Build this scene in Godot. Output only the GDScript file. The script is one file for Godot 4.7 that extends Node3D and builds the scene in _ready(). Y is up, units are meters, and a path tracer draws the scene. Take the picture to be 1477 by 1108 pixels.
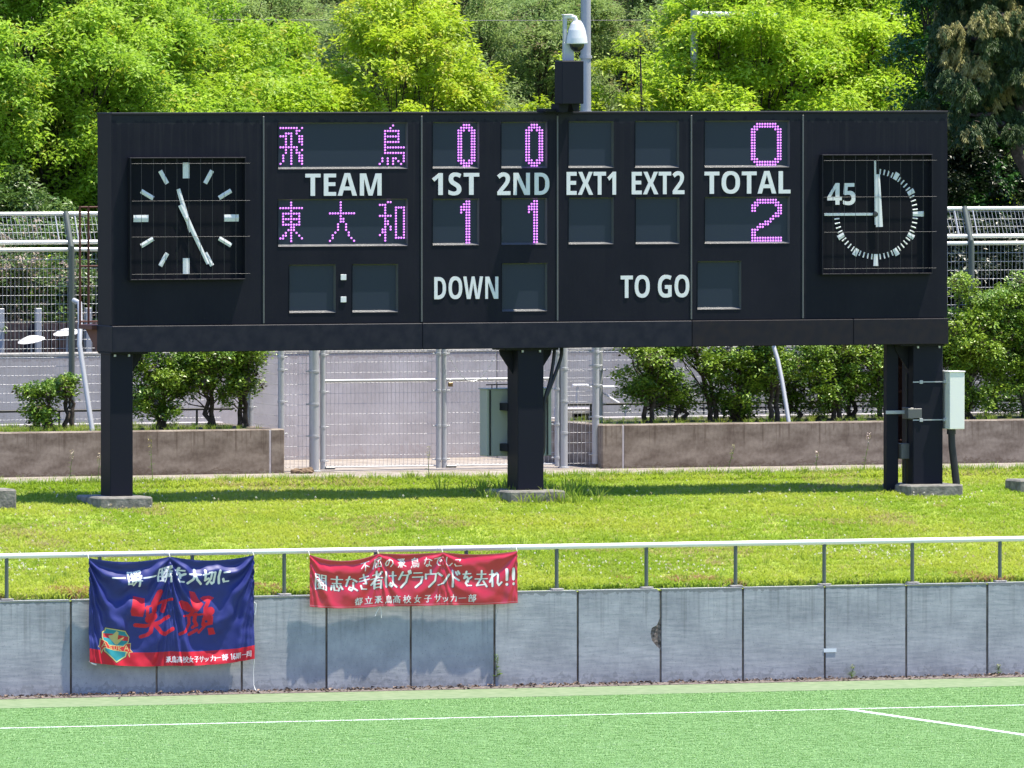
extends Node3D
# A sports-ground scoreboard on a grass bank behind a concrete retaining wall, seen through a long lens.
# World axes: x along the board, y up, z towards the pitch. Metres. Lawn level under the board is y = 0.

# ------------------------------------------------------------------ mesh building
class MB:
	var v := PackedVector3Array()
	var n := PackedVector3Array()
	var uv := PackedVector2Array()
	var col := PackedColorArray()
	var use_col := false
	var c := Color(1, 1, 1)
	func tri(a: Vector3, b: Vector3, d: Vector3, out: Vector3, ua := Vector2.ZERO, ub := Vector2.ZERO, ud := Vector2.ZERO) -> void:
		var nn := (b - a).cross(d - a)
		if nn.length_squared() < 1e-16:
			return
		nn = nn.normalized()
		if nn.dot(out) > 0.0:
			v.append_array([a, d, b]); uv.append_array([ua, ud, ub])
		else:
			nn = -nn
			v.append_array([a, b, d]); uv.append_array([ua, ub, ud])
		n.append_array([nn, nn, nn])
		if use_col:
			col.append_array([c, c, c])
	func quad(a: Vector3, b: Vector3, d: Vector3, e: Vector3, out: Vector3) -> void:
		tri(a, b, d, out, Vector2(0, 1), Vector2(1, 1), Vector2(1, 0))
		tri(a, d, e, out, Vector2(0, 1), Vector2(1, 0), Vector2(0, 0))
	func box(p: Vector3, s: Vector3, ch := 0.004, q := Basis.IDENTITY) -> MB:
		var h := s * 0.5
		var b := minf(ch, minf(h.x, minf(h.y, h.z)) * 0.45)
		var f := func(x: float, y: float, z: float) -> Vector3: return p + q * Vector3(x, y, z)
		for k in 3:
			for sg in [-1.0, 1.0]:
				var i: int = (k + 1) % 3
				var j: int = (k + 2) % 3
				var pts: Array[Vector3] = []
				for t in [[-1, -1], [1, -1], [1, 1], [-1, 1]]:
					var w := Vector3.ZERO
					w[k] = sg * h[k]; w[i] = t[0] * (h[i] - b); w[j] = t[1] * (h[j] - b)
					pts.append(p + q * w)
				var o := Vector3.ZERO
				o[k] = sg
				quad(pts[0], pts[1], pts[2], pts[3], q * o)
		if b > 0.0005:
			for k in 3:
				var i: int = (k + 1) % 3
				var j: int = (k + 2) % 3
				for si in [-1.0, 1.0]:
					for sj in [-1.0, 1.0]:
						var w := Vector3.ZERO
						w[i] = si * h[i]; w[j] = sj * (h[j] - b)
						var w2 := Vector3.ZERO
						w2[i] = si * (h[i] - b); w2[j] = sj * h[j]
						var a1 := w; var a2 := w; var b1 := w2; var b2 := w2
						a1[k] = -(h[k] - b); a2[k] = h[k] - b; b1[k] = -(h[k] - b); b2[k] = h[k] - b
						var o := Vector3.ZERO
						o[i] = si; o[j] = sj
						quad(p + q * a1, p + q * a2, p + q * b2, p + q * b1, q * o)
			for sx in [-1.0, 1.0]:
				for sy in [-1.0, 1.0]:
					for sz in [-1.0, 1.0]:
						tri(f.call(sx * h.x, sy * (h.y - b), sz * (h.z - b)), f.call(sx * (h.x - b), sy * h.y, sz * (h.z - b)), f.call(sx * (h.x - b), sy * (h.y - b), sz * h.z), q * Vector3(sx, sy, sz))
		return self
	func span(a: Vector3, b: Vector3, ch := 0.004) -> MB:
		return box((a + b) * 0.5, (b - a).abs(), ch)
	func vert(p: Vector3, nn: Vector3, u := Vector2.ZERO) -> void:
		v.append(p); n.append(nn); uv.append(u)
		if use_col:
			col.append(c)
	func rod(pts: Array, r0: float, r1 := -1.0, seg := 8, cap := true) -> MB:
		if r1 < 0.0:
			r1 = r0
		var m := pts.size()
		var prev: Array[Vector3] = []
		var prevn: Array[Vector3] = []
		var side := Vector3.ZERO
		for k in m:
			var p: Vector3 = pts[k]
			var d: Vector3 = (pts[mini(k + 1, m - 1)] - pts[maxi(k - 1, 0)]).normalized()
			if side == Vector3.ZERO:
				side = d.cross(Vector3.UP if absf(d.y) < 0.9 else Vector3.RIGHT).normalized()
			side = (side - d * side.dot(d)).normalized()
			var up := side.cross(d)
			var r := lerpf(r0, r1, float(k) / maxf(1.0, m - 1))
			var ring: Array[Vector3] = []
			var rn: Array[Vector3] = []
			for j in seg:
				var a := TAU * j / seg
				var o := side * cos(a) + up * sin(a)
				ring.append(p + o * r); rn.append(o)
			if k > 0:
				for j in seg:
					var j2 := (j + 1) % seg
					_q(prev[j], prev[j2], ring[j2], ring[j], prevn[j], prevn[j2], rn[j2], rn[j])
			if cap and (k == 0 or k == m - 1):
				for j in seg:
					tri(p, ring[j], ring[(j + 1) % seg], -d if k == 0 else d)
			prev = ring; prevn = rn
		return self
	func _q(a: Vector3, b: Vector3, d: Vector3, e: Vector3, na: Vector3, nb: Vector3, nd: Vector3, ne: Vector3) -> void:
		var nn := (b - a).cross(d - a)
		if nn.dot(na + nb) > 0.0:
			vert(a, na); vert(d, nd); vert(b, nb); vert(a, na); vert(e, ne); vert(d, nd)
		else:
			vert(a, na); vert(b, nb); vert(d, nd); vert(a, na); vert(d, nd); vert(e, ne)
	func lathe(p: Vector3, prof: Array, seg := 20, q := Basis.IDENTITY) -> MB:
		for k in prof.size() - 1:
			var a: Vector2 = prof[k]
			var b: Vector2 = prof[k + 1]
			var t := (b - a).normalized()
			var nr := Vector2(t.y, -t.x)
			for j in seg:
				var c0 := Vector2.from_angle(TAU * j / seg)
				var c1 := Vector2.from_angle(TAU * (j + 1) / seg)
				var w := func(cc: Vector2, pr: Vector2) -> Vector3: return p + q * Vector3(cc.x * pr.x, pr.y, cc.y * pr.x)
				var wn := func(cc: Vector2) -> Vector3: return q * Vector3(cc.x * nr.x, nr.y, cc.y * nr.x)
				_q(w.call(c0, a), w.call(c1, a), w.call(c1, b), w.call(c0, b), wn.call(c0), wn.call(c1), wn.call(c1), wn.call(c0))
		return self
	func prism(poly: Array, z0: float, z1: float, q := Basis.IDENTITY, o := Vector3.ZERO) -> MB:
		# a flat outline (x, y) given depth from z0 to z1
		var pk := PackedVector2Array(poly)
		var idx := Geometry2D.triangulate_polygon(pk)
		var mid := Vector2.ZERO
		for p in pk:
			mid += p / pk.size()
		for k in range(0, idx.size(), 3):
			var a := pk[idx[k]]; var b := pk[idx[k + 1]]; var d := pk[idx[k + 2]]
			for z in [z0, z1]:
				tri(o + q * Vector3(a.x, a.y, z), o + q * Vector3(b.x, b.y, z), o + q * Vector3(d.x, d.y, z), q * Vector3(0, 0, 1 if z == maxf(z0, z1) else -1))
		var cw := Geometry2D.is_polygon_clockwise(pk)
		for k in pk.size():
			var a := pk[k]; var b := pk[(k + 1) % pk.size()]
			var t := b - a
			var o2 := Vector2(t.y, -t.x) * (-1.0 if cw else 1.0)
			quad(o + q * Vector3(a.x, a.y, z0), o + q * Vector3(b.x, b.y, z0), o + q * Vector3(b.x, b.y, z1), o + q * Vector3(a.x, a.y, z1), q * Vector3(o2.x, o2.y, 0))
		return self
	func mesh() -> ArrayMesh:
		var a := []
		a.resize(Mesh.ARRAY_MAX)
		a[Mesh.ARRAY_VERTEX] = v
		a[Mesh.ARRAY_NORMAL] = n
		a[Mesh.ARRAY_TEX_UV] = uv
		if use_col:
			a[Mesh.ARRAY_COLOR] = col
		var m := ArrayMesh.new()
		m.add_surface_from_arrays(Mesh.PRIMITIVE_TRIANGLES, a)
		return m

var M := {}
var counts := {}
var rng := RandomNumberGenerator.new()

func V(x: float, y: float, z: float) -> Vector3:
	return Vector3(x, y, z)

func numbered(called: String) -> String:
	counts[called] = counts.get(called, -1) + 1
	return called if counts[called] == 0 else "%s_%03d" % [called, counts[called]]

func tag(o: Node3D, label: String, category: String, group := "", kind := "") -> Node3D:
	if label: o.set_meta("label", label)
	if category: o.set_meta("category", category)
	if group: o.set_meta("group", group)
	if kind: o.set_meta("kind", kind)
	return o

func thing(called: String, label: String, category: String, at := Vector3.ZERO, group := "") -> Node3D:
	var o := Node3D.new()
	o.name = numbered(called)
	add_child(o)
	o.position = at
	return tag(o, label, category, group)

func inst(called: String, mesh: Mesh, mat: Material, parent: Node, at := Vector3.ZERO) -> MeshInstance3D:
	var o := MeshInstance3D.new()
	o.mesh = mesh
	o.material_override = mat
	o.name = numbered(called) if parent == self else called
	parent.add_child(o, true)
	o.position = at
	return o

func part(called: String, b: MB, mat: Material, parent: Node, at := Vector3.ZERO) -> MeshInstance3D:
	return inst(called, b.mesh(), mat, parent, at)

func struct(called: String, b: MB, mat: Material) -> MeshInstance3D:
	var o := part(called, b, mat, self)
	o.set_meta("kind", "structure")
	return o

func copies(called: String, mesh: Mesh, mat: Material, xf: Array, cols: Array, parent: Node) -> MultiMeshInstance3D:
	var mm := MultiMesh.new()
	mm.transform_format = MultiMesh.TRANSFORM_3D
	mm.use_colors = true
	mm.mesh = mesh
	mm.instance_count = xf.size()
	for i in xf.size():
		mm.set_instance_transform(i, xf[i])
		mm.set_instance_color(i, cols[i % cols.size()])
	var o := MultiMeshInstance3D.new()
	o.multimesh = mm
	o.material_override = mat
	o.name = numbered(called) if parent == self else called
	parent.add_child(o, true)
	return o

# ------------------------------------------------------------------ materials
func lin(r: float, g: float, b: float) -> Color:
	return Color(r, g, b).linear_to_srgb()

func mat(r: float, g: float, b: float, rough := 0.6, metal := 0.0) -> StandardMaterial3D:
	var m := StandardMaterial3D.new()
	m.albedo_color = lin(r, g, b)
	m.roughness = rough
	m.metallic = metal
	return m

func noise(sd: int, freq: float, oct := 4) -> FastNoiseLite:
	var f := FastNoiseLite.new()
	f.seed = sd
	f.noise_type = FastNoiseLite.TYPE_SIMPLEX_SMOOTH
	f.frequency = freq
	f.fractal_octaves = oct
	return f

func grain(sd: int, size: int, freq: float, lo: Color, hi: Color, oct := 5, contrast := 1.0) -> ImageTexture:
	# seamless mottling between two linear colours
	var im := noise(sd, freq, oct).get_seamless_image(size, size)
	var out := Image.create(size, size, false, Image.FORMAT_RGB8)
	for y in size:
		for x in size:
			var t := clampf((im.get_pixel(x, y).r - 0.5) * contrast + 0.5, 0.0, 1.0)
			out.set_pixel(x, y, lo.lerp(hi, t).linear_to_srgb())
	return ImageTexture.create_from_image(out)

func tri_mat(tex: Texture2D, scale: float, rough := 0.9, bump: Texture2D = null, bs := 0.3) -> StandardMaterial3D:
	var m := StandardMaterial3D.new()
	m.albedo_texture = tex
	m.roughness = rough
	m.uv1_triplanar = true
	m.uv1_world_triplanar = true
	m.uv1_scale = Vector3.ONE * scale
	if bump:
		m.heightmap_enabled = true
		m.heightmap_texture = bump
		m.heightmap_scale = bs
	return m

func leaf_mat(back := 0.55, rough := 0.5) -> StandardMaterial3D:
	var m := StandardMaterial3D.new()
	m.vertex_color_use_as_albedo = true
	m.roughness = rough
	m.cull_mode = BaseMaterial3D.CULL_DISABLED
	m.backlight_enabled = true
	m.backlight = Color(back, back, back)
	return m

func make_materials() -> void:
	M.black = mat(0.0105, 0.0115, 0.019, 0.5)
	M.black2 = mat(0.013, 0.0135, 0.019, 0.55)
	M.void_black = mat(0.006, 0.0062, 0.010, 0.7)
	M.face = tri_mat(grain(3, 512, 0.012, Color(0.009, 0.0095, 0.019), Color(0.0135, 0.0135, 0.0255), 5, 1.6), 0.35, 0.5)
	M.beam = tri_mat(grain(4, 512, 0.02, Color(0.011, 0.0125, 0.022), Color(0.019, 0.0195, 0.029), 5, 1.8), 0.5, 0.5)
	M.beam_rust = tri_mat(grain(24, 512, 0.02, Color(0.0135, 0.0135, 0.020), Color(0.0205, 0.0175, 0.021), 5, 1.5), 0.6, 0.6)
	M.trim = mat(0.085, 0.088, 0.092, 0.4)
	M.white = mat(0.62, 0.625, 0.64, 0.5)
	M.panel = mat(0.017, 0.025, 0.042, 0.3)
	M.steel = mat(0.42, 0.42, 0.43, 0.38, 0.55)
	M.galv = mat(0.40, 0.41, 0.43, 0.5, 0.25)
	M.rail = mat(0.76, 0.74, 0.70, 0.34, 0.12)
	M.railpost = mat(0.10, 0.115, 0.10, 0.5, 0.2)
	M.wire = mat(0.46, 0.46, 0.47, 0.38, 0.3)
	M.guard = mat(0.045, 0.045, 0.05, 0.45, 0.4)
	M.rust = mat(0.085, 0.026, 0.022, 0.7)
	M.cable = mat(0.012, 0.012, 0.013, 0.55)
	M.cabinet = mat(0.33, 0.36, 0.32, 0.5)
	M.box_white = mat(0.74, 0.74, 0.70, 0.5)
	M.cream = mat(0.60, 0.60, 0.62, 0.4)
	M.umbrella = mat(0.58, 0.57, 0.55, 0.85)
	M.brown = tri_mat(grain(18, 256, 0.03, Color(0.03, 0.02, 0.022), Color(0.075, 0.05, 0.05), 4, 1.5), 1.5, 0.9)
	M.glass = mat(0.02, 0.022, 0.025, 0.08)
	M.bark = tri_mat(grain(7, 256, 0.03, Color(0.035, 0.026, 0.02), Color(0.10, 0.08, 0.065), 4, 1.6), 2.0, 0.95)
	M.leaf = leaf_mat(1.0)
	M.hedge = leaf_mat(0.7, 0.4)
	M.needle = leaf_mat(0.6, 0.6)
	M.grass = leaf_mat(1.0, 0.55)
	M.turf_fibre = leaf_mat(0.6, 0.5)
	M.petal = leaf_mat(0.3, 0.7)
	M.litter = leaf_mat(0.1, 0.9)
	M.rope = mat(0.7, 0.7, 0.66, 0.8)
	var bump := ImageTexture.create_from_image(noise(21, 0.03, 5).get_seamless_image(512, 512))
	M.bump = bump
	M.concrete = tri_mat(grain(5, 512, 0.012, Color(0.26, 0.245, 0.225), Color(0.40, 0.38, 0.35), 6, 1.7), 0.6, 0.92, bump, 0.4)
	M.planter = tri_mat(grain(6, 512, 0.008, Color(0.105, 0.078, 0.06), Color(0.26, 0.215, 0.18), 6, 2.0), 0.7, 0.95, bump, 0.5)
	M.path = tri_mat(grain(8, 512, 0.01, Color(0.21, 0.175, 0.145), Color(0.33, 0.29, 0.25), 6, 1.6), 0.5, 0.95, bump, 0.3)
	M.bigwall = tri_mat(grain(9, 512, 0.009, Color(0.36, 0.33, 0.34), Color(0.50, 0.475, 0.49), 6, 1.7), 0.5, 0.93, bump, 0.3)
	M.soil = tri_mat(grain(10, 512, 0.02, Color(0.05, 0.055, 0.022), Color(0.10, 0.105, 0.04), 5, 1.5), 0.8, 1.0, bump, 0.6)
	M.lawn = tri_mat(grain(11, 512, 0.012, Color(0.20, 0.275, 0.028), Color(0.29, 0.35, 0.05), 6, 1.8), 0.28, 1.0, bump, 1.0)
	M.turf = tri_mat(grain(12, 512, 0.06, Color(0.105, 0.215, 0.058), Color(0.128, 0.240, 0.074), 4, 1.5), 0.6, 0.85, bump, 0.4)
	M.pale = tri_mat(grain(13, 512, 0.02, Color(0.13, 0.19, 0.085), Color(0.20, 0.25, 0.135), 5, 1.5), 0.5, 0.95)
	M.dirt = tri_mat(grain(14, 512, 0.04, Color(0.06, 0.048, 0.042), Color(0.22, 0.18, 0.16), 5, 2.2), 0.9, 1.0, bump, 0.8)
	M.line = tri_mat(grain(15, 256, 0.1, Color(0.55, 0.62, 0.55), Color(0.85, 0.87, 0.85), 3, 1.5), 1.0, 0.9)
	M.hill = tri_mat(grain(16, 512, 0.02, Color(0.02, 0.026, 0.012), Color(0.05, 0.05, 0.03), 5, 1.5), 0.2, 1.0)
	for k in ["black", "black2", "face", "beam", "beam_rust", "void_black"]:
		M[k].metallic_specular = 0.24
	M.panel.metallic_specular = 0.34
	M.mossy = tri_mat(grain(19, 256, 0.02, Color(0.12, 0.115, 0.10), Color(0.24, 0.225, 0.20), 5, 1.6), 1.2, 0.95, bump, 0.4)
	M.pebble = tri_mat(grain(17, 256, 0.03, Color(0.10, 0.065, 0.04), Color(0.24, 0.17, 0.11), 4, 1.6), 3.0, 0.95)
	var led := StandardMaterial3D.new()
	led.albedo_color = lin(0.2, 0.05, 0.3)
	led.emission_enabled = true
	led.emission = Color(0.84, 0.48, 1.0)
	led.emission_energy_multiplier = 0.86
	M.led = led
	var led2: StandardMaterial3D = led.duplicate()
	led2.emission = Color(0.97, 0.86, 1.0)
	M.led_core = led2

# ------------------------------------------------------------------ camera and light
func make_light() -> void:
	var cam := Camera3D.new()
	cam.name = "camera"
	add_child(cam)
	cam.position = Vector3(-45.0074, 5.1927, 118.2226)
	cam.rotation_degrees = Vector3(-1.7466, -20.787, 0.0)
	cam.fov = 3.9172
	cam.near = 1.0
	cam.far = 600.0
	cam.current = true
	var env := Environment.new()
	env.background_mode = Environment.BG_SKY
	var sky := Sky.new()
	var sm := ProceduralSkyMaterial.new()
	sm.sky_top_color = Color(0.34, 0.50, 0.78)
	sm.sky_horizon_color = Color(0.79, 0.84, 0.90)
	sm.sky_curve = 0.18
	sm.ground_bottom_color = Color(0.30, 0.36, 0.24)
	sm.ground_horizon_color = Color(0.62, 0.68, 0.62)
	sm.sun_angle_max = 20.0
	sm.sky_energy_multiplier = 1.03
	sky.sky_material = sm
	env.sky = sky
	env.background_energy_multiplier = 1.0
	env.tonemap_mode = Environment.TONE_MAPPER_LINEAR
	env.tonemap_exposure = 2.05
	env.sdfgi_enabled = true
	env.ssao_enabled = true
	env.ssil_enabled = true
	var we := WorldEnvironment.new()
	we.name = "environment"
	we.environment = env
	add_child(we)
	var sun := DirectionalLight3D.new()
	sun.name = "sun"
	add_child(sun)
	sun.look_at_from_position(Vector3.ZERO, -Vector3(0.30, 1.0, 0.13), Vector3.FORWARD)
	sun.light_color = Color(1.0, 0.965, 0.90)
	sun.light_energy = 1.6
	sun.light_angular_distance = 0.5
	sun.shadow_enabled = true

# ------------------------------------------------------------------ ground
func lawn_y(z: float) -> float:
	# the grass bank: level under the board, falling to the top of the retaining wall
	if z > 0.4:
		return lerpf(-0.025, -0.705, clampf((z - 0.4) / 5.6, 0.0, 1.0))
	return lerpf(-0.025, 0.19, clampf((0.4 - z) / 2.4, 0.0, 1.0))

func make_ground() -> void:
	var b := MB.new()
	b.span(V(-60, -3.0, 7.9), V(60, -1.705, 190), 0.0)
	struct("pitch", b, M.turf)
	b = MB.new()
	b.span(V(-60, -3.0, 6.42), V(60, -1.701, 7.895), 0.0)
	struct("pitch_border", b, M.pale)
	b = MB.new()
	b.span(V(-60, -3.0, 5.9), V(60, -1.697, 6.415), 0.0)
	struct("gutter", b, M.dirt)
	# bank: many strips so that the fall is gentle and slightly uneven
	b = MB.new()
	var nz := noise(31, 0.5, 3)
	var hy := func(x: float, z: float) -> float: return lawn_y(z) + 0.018 * nz.get_noise_2d(x, z) * clampf((5.9 - z) * 2.0, 0.0, 1.0)
	for i in 72:
		for j in 34:
			var x0 := -18.0 + i * 0.5
			var z0 := -2.0 + j * (8.0 / 34.0)
			var z1 := z0 + 8.0 / 34.0
			b.quad(V(x0, hy.call(x0, z0), z0), V(x0 + 0.5, hy.call(x0 + 0.5, z0), z0), V(x0 + 0.5, hy.call(x0 + 0.5, z1), z1), V(x0, hy.call(x0, z1), z1), Vector3.UP)
	struct("lawn", b, M.lawn)
	b = MB.new()
	b.span(V(-60, -3, -12), V(-18.0, -0.02, 5.9), 0.0)
	b.span(V(18.0, -3, -12), V(60, -0.02, 5.9), 0.0)
	struct("side_ground", b, M.lawn)
	# concrete footpath between bank and planters, running back to the gate yard
	b = MB.new()
	b.span(V(-18, -0.5, -3.98), V(18, 0.205, -2.0), 0.012)
	b.span(V(-1.40, -0.5, -7.69), V(2.48, 0.212, -3.98), 0.005)
	struct("footpath", b, M.path)
	# higher ground behind the big wall and the wooded slope
	b = MB.new()
	b.span(V(-40, -2, -31.0), V(50, -0.5, -7.95), 0.0)
	struct("upper_ground", b, M.hill)
	b = MB.new()
	var nh := noise(41, 0.05, 3)
	var hh := func(x: float, z: float) -> float: return -0.52 + maxf(0.0, -z - 30.0) * 0.55 + 1.2 * nh.get_noise_2d(x, z) * clampf((-z - 30.0) * 0.1, 0.0, 1.0)
	for i in 36:
		for j in 20:
			var x0 := -35.0 + i * 2.5
			var z0 := -30.0 - j * 2.0
			b.quad(V(x0, hh.call(x0, z0), z0), V(x0 + 2.5, hh.call(x0 + 2.5, z0), z0), V(x0 + 2.5, hh.call(x0 + 2.5, z0 - 2.0), z0 - 2.0), V(x0, hh.call(x0, z0 - 2.0), z0 - 2.0), Vector3.UP)
	struct("hillside", b, M.hill)
	# painted lines on the pitch
	b = MB.new()
	b.span(V(-30, -1.7045, 11.06), V(30, -1.700, 11.13), 0.0)
	var l1 := part("touch_line", b, M.line, self)
	tag(l1, "long white line painted on the green turf along the wall", "pitch line")
	b = MB.new()
	b.span(V(-0.70, -1.7045, 11.133), V(-0.605, -1.6995, 60), 0.0)
	var l2 := part("cross_line", b, M.line, self)
	tag(l2, "white line on the turf running out square from the long line", "pitch line")

# ------------------------------------------------------------------ retaining wall with railing
func wall_texture(lo := Color(0.25, 0.262, 0.285), hi := Color(0.37, 0.38, 0.40), stain := Color(0.13, 0.135, 0.14), sd := 51, dirt := 0.38, foot_dirt := true) -> ImageTexture:
	# mottled grey concrete with weather streaks that run down from the top edge, 6 m by 1 m
	var w := 1536
	var h := 256
	var n1 := noise(sd, 0.006, 5)
	var n2 := noise(sd + 1, 0.03, 4)
	var n3 := noise(sd + 2, 0.05, 4)
	var im := Image.create(w, h, false, Image.FORMAT_RGB8)
	for x in w:
		var streak := clampf(n3.get_noise_2d(x, 7.0) * 1.6 + n3.get_noise_2d(x * 3.0, 90.0) * 0.9, 0.0, 1.0)
		var reach := 0.10 + 0.55 * clampf(0.5 + n3.get_noise_2d(x * 0.6, 300.0), 0.0, 1.0)
		for y in h:
			var t := 0.5 + 0.75 * n1.get_noise_2d(x, y * 1.6) + 0.28 * n2.get_noise_2d(x * 2.0, y)
			var c := lo.lerp(hi, clampf(t, 0.0, 1.0))
			var vy := float(y) / h
			if vy < reach:
				c = c.lerp(stain, dirt * streak * (1.0 if vy < reach * 0.6 else (reach - vy) / (reach * 0.4)))
			var edge := 0.035 + 0.03 * n2.get_noise_2d(x * 1.5, 500.0)
			if vy < edge:
				c = c.lerp(stain * 1.15, 0.7)
			var foot := 0.9 + 0.12 * n2.get_noise_2d(x * 0.8, 800.0)
			if foot_dirt and vy > foot and n2.get_noise_2d(x * 2.0, y * 2.0 + 40.0) > -0.1:
				c = c.lerp(stain * 1.5, 0.5)
			if n2.get_noise_2d(x * 6.0, y * 6.0) > 0.52:
				c = c.lerp(stain * 0.9, 0.6)
			im.set_pixel(x, y, c.linear_to_srgb())
	return ImageTexture.create_from_image(im)

func make_wall() -> void:
	var m := StandardMaterial3D.new()
	m.albedo_texture = wall_texture()
	m.roughness = 0.9
	m.heightmap_enabled = true
	m.heightmap_texture = M.bump
	m.heightmap_scale = 0.15
	var t := thing("retaining_wall", "grey concrete retaining wall of upright panels between turf and grass bank", "wall", V(0, -1.71, 6.0))
	var core := MB.new()
	core.span(V(-14, 0.0, -0.28), V(14, 1.0, -0.022), 0.0)
	part("backing", core, M.planter, t)
	var joint := -15.021
	var k := 0
	while joint < 11.0:
		# one cast panel: flat face with rounded arrises, its own stretch of the texture
		var x0 := joint + 0.013
		var x1 := joint + 0.955 - 0.013
		var b := MB.new()
		var chip := absf(x1 + 0.71) < 0.05
		var poly: Array = [Vector2(x0, 0.0), Vector2(x1, 0.0), Vector2(x1, 1.02), Vector2(x0, 1.02)]
		if chip:
			poly = [Vector2(x0, 0.0), Vector2(x1, 0.0), Vector2(x1, 0.375), Vector2(x1 - 0.03, 0.40), Vector2(x1 - 0.085, 0.46), Vector2(x1 - 0.105, 0.54), Vector2(x1 - 0.09, 0.60), Vector2(x1 - 0.03, 0.63), Vector2(x1, 0.70), Vector2(x1, 0.98), Vector2(x1 - 0.03, 1.02), Vector2(x0, 1.02)]
		b.prism(poly, -0.30, 0.0)
		for i in b.v.size():
			var p := b.v[i]
			b.uv[i] = Vector2((p.x + k * 1.37) / 6.0, 1.0 - p.y / 1.02) if absf(b.n[i].y) < 0.5 else Vector2((p.x + p.z) / 6.0, 0.5 + p.z)
		var wob := -absf(noise(60 + k, 1.0, 1).get_noise_1d(float(k))) * 0.006
		part("panel", b, m, t, V(0, 0, wob))
		joint += 0.955
		k += 1
	# broken patch behind the chipped joint
	var pb := MB.new()
	pb.prism([Vector2(-0.85, 0.36), Vector2(-0.66, 0.36), Vector2(-0.66, 0.72), Vector2(-0.74, 0.70), Vector2(-0.83, 0.62)], -0.05, -0.018)
	part("broken_patch", pb, M.dirt, t)
	# railing on the wall
	var r := thing("railing", "low railing of one silver pipe on short posts along the wall top", "railing", V(0, -0.69, 5.9))
	var b2 := MB.new()
	b2.rod([V(-14, 0.468, 0), V(11, 0.468, 0)], 0.030, -1.0, 14)
	part("top_rail", b2, M.rail, r)
	var px := -13.231
	while px < 10.5:
		var pm := MB.new()
		pm.rod([V(px, 0.0, 0), V(px, 0.455, 0)], 0.021, -1.0, 10)
		var po := part("post", pm, M.railpost, r)
		var fm := MB.new()
		fm.box(V(px, 0.012, 0.0), V(0.13, 0.018, 0.10), 0.004)
		part("base_plate", fm, M.concrete, po)
		px += 1.034

# ------------------------------------------------------------------ scoreboard
func frame_panel(board: Node3D, x0: float, y0: float, x1: float, y1: float) -> MeshInstance3D:
	# dark display glass set behind a bevelled surround
	var b := MB.new()
	b.span(V(x0, y0, -0.06), V(x1, y1, -0.035), 0.0)
	var p := part("display_panel", b, M.panel, board)
	var f := MB.new()
	var w := 0.023
	var d := -0.036
	var A := V(x0, y0, 0.006); var B := V(x1, y0, 0.006); var Cc := V(x1, y1, 0.006); var D := V(x0, y1, 0.006)
	var a := V(x0 + w, y0 + w, d); var bb := V(x1 - w * 0.6, y0 + w, d); var cc := V(x1 - w * 0.6, y1 - w * 0.6, d); var dd := V(x0 + w * 0.6, y1 - w * 0.6, d)
	a.x = x0 + w * 0.6
	f.quad(A, B, bb, a, V(0, 1, 1)); f.quad(B, Cc, cc, bb, V(-1, 0, 1)); f.quad(Cc, D, dd, cc, V(0, -1, 1)); f.quad(D, A, a, dd, V(1, 0, 1))
	part("surround", f, M.trim, p)
	return p

func glyph_leds(panel: Node3D, x: float, y: float, rows: Array) -> void:
	# lit lamps of one character: short round studs, joined because each is only two or three pixels wide
	var b := MB.new()
	var c := MB.new()
	for j in rows.size():
		var row: String = rows[j]
		for i in row.length():
			if row[i] == "#":
				var p := V(x + i * 0.0319, y - j * 0.0308, -0.034)
				b.lathe(p, [Vector2(0.0118, 0.0), Vector2(0.0105, 0.006), Vector2(0.0, 0.008)], 8, Basis(Vector3.RIGHT, PI / 2))
				c.lathe(p + V(0.003, 0.004, 0.0062), [Vector2(0.0055, 0.0), Vector2(0.0, 0.004)], 6, Basis(Vector3.RIGHT, PI / 2))
	var g := part("led_character", b, M.led, panel)
	g.set_meta("kind", "stuff")
	part("led_glow", c, M.led_core, panel).set_meta("kind", "stuff")

func word(board: Node3D, text: String, x0: float, x1: float, y0: float, y1: float, z := 0.004, weight := 700, par_called := "letter") -> void:
	var f := SystemFont.new()
	f.font_names = PackedStringArray(["Droid Sans"])
	f.font_weight = weight
	var whole := letter_mesh(f, text)
	var bb := whole.get_aabb()
	var s := Vector3((x1 - x0) / bb.size.x, (y1 - y0) / bb.size.y, 0.4)
	for k in text.length():
		# each letter stands where the font puts it in the word
		var lm := letter_mesh(f, text[k])
		var o := inst(par_called, lm, M.white, board)
		o.scale = s
		var adv := f.get_string_size(text.substr(0, k), HORIZONTAL_ALIGNMENT_LEFT, -1, 64).x * 0.01
		o.position = V(x0 + s.x * (adv - bb.position.x), (y0 + y1) * 0.5 - s.y * bb.get_center().y, z)

func letter_mesh(f: Font, text: String) -> TextMesh:
	var tm := TextMesh.new()
	tm.font = f
	tm.text = text
	tm.font_size = 64
	tm.pixel_size = 0.01
	tm.depth = 0.02
	tm.curve_step = 1.0
	tm.horizontal_alignment = HORIZONTAL_ALIGNMENT_LEFT
	return tm

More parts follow.
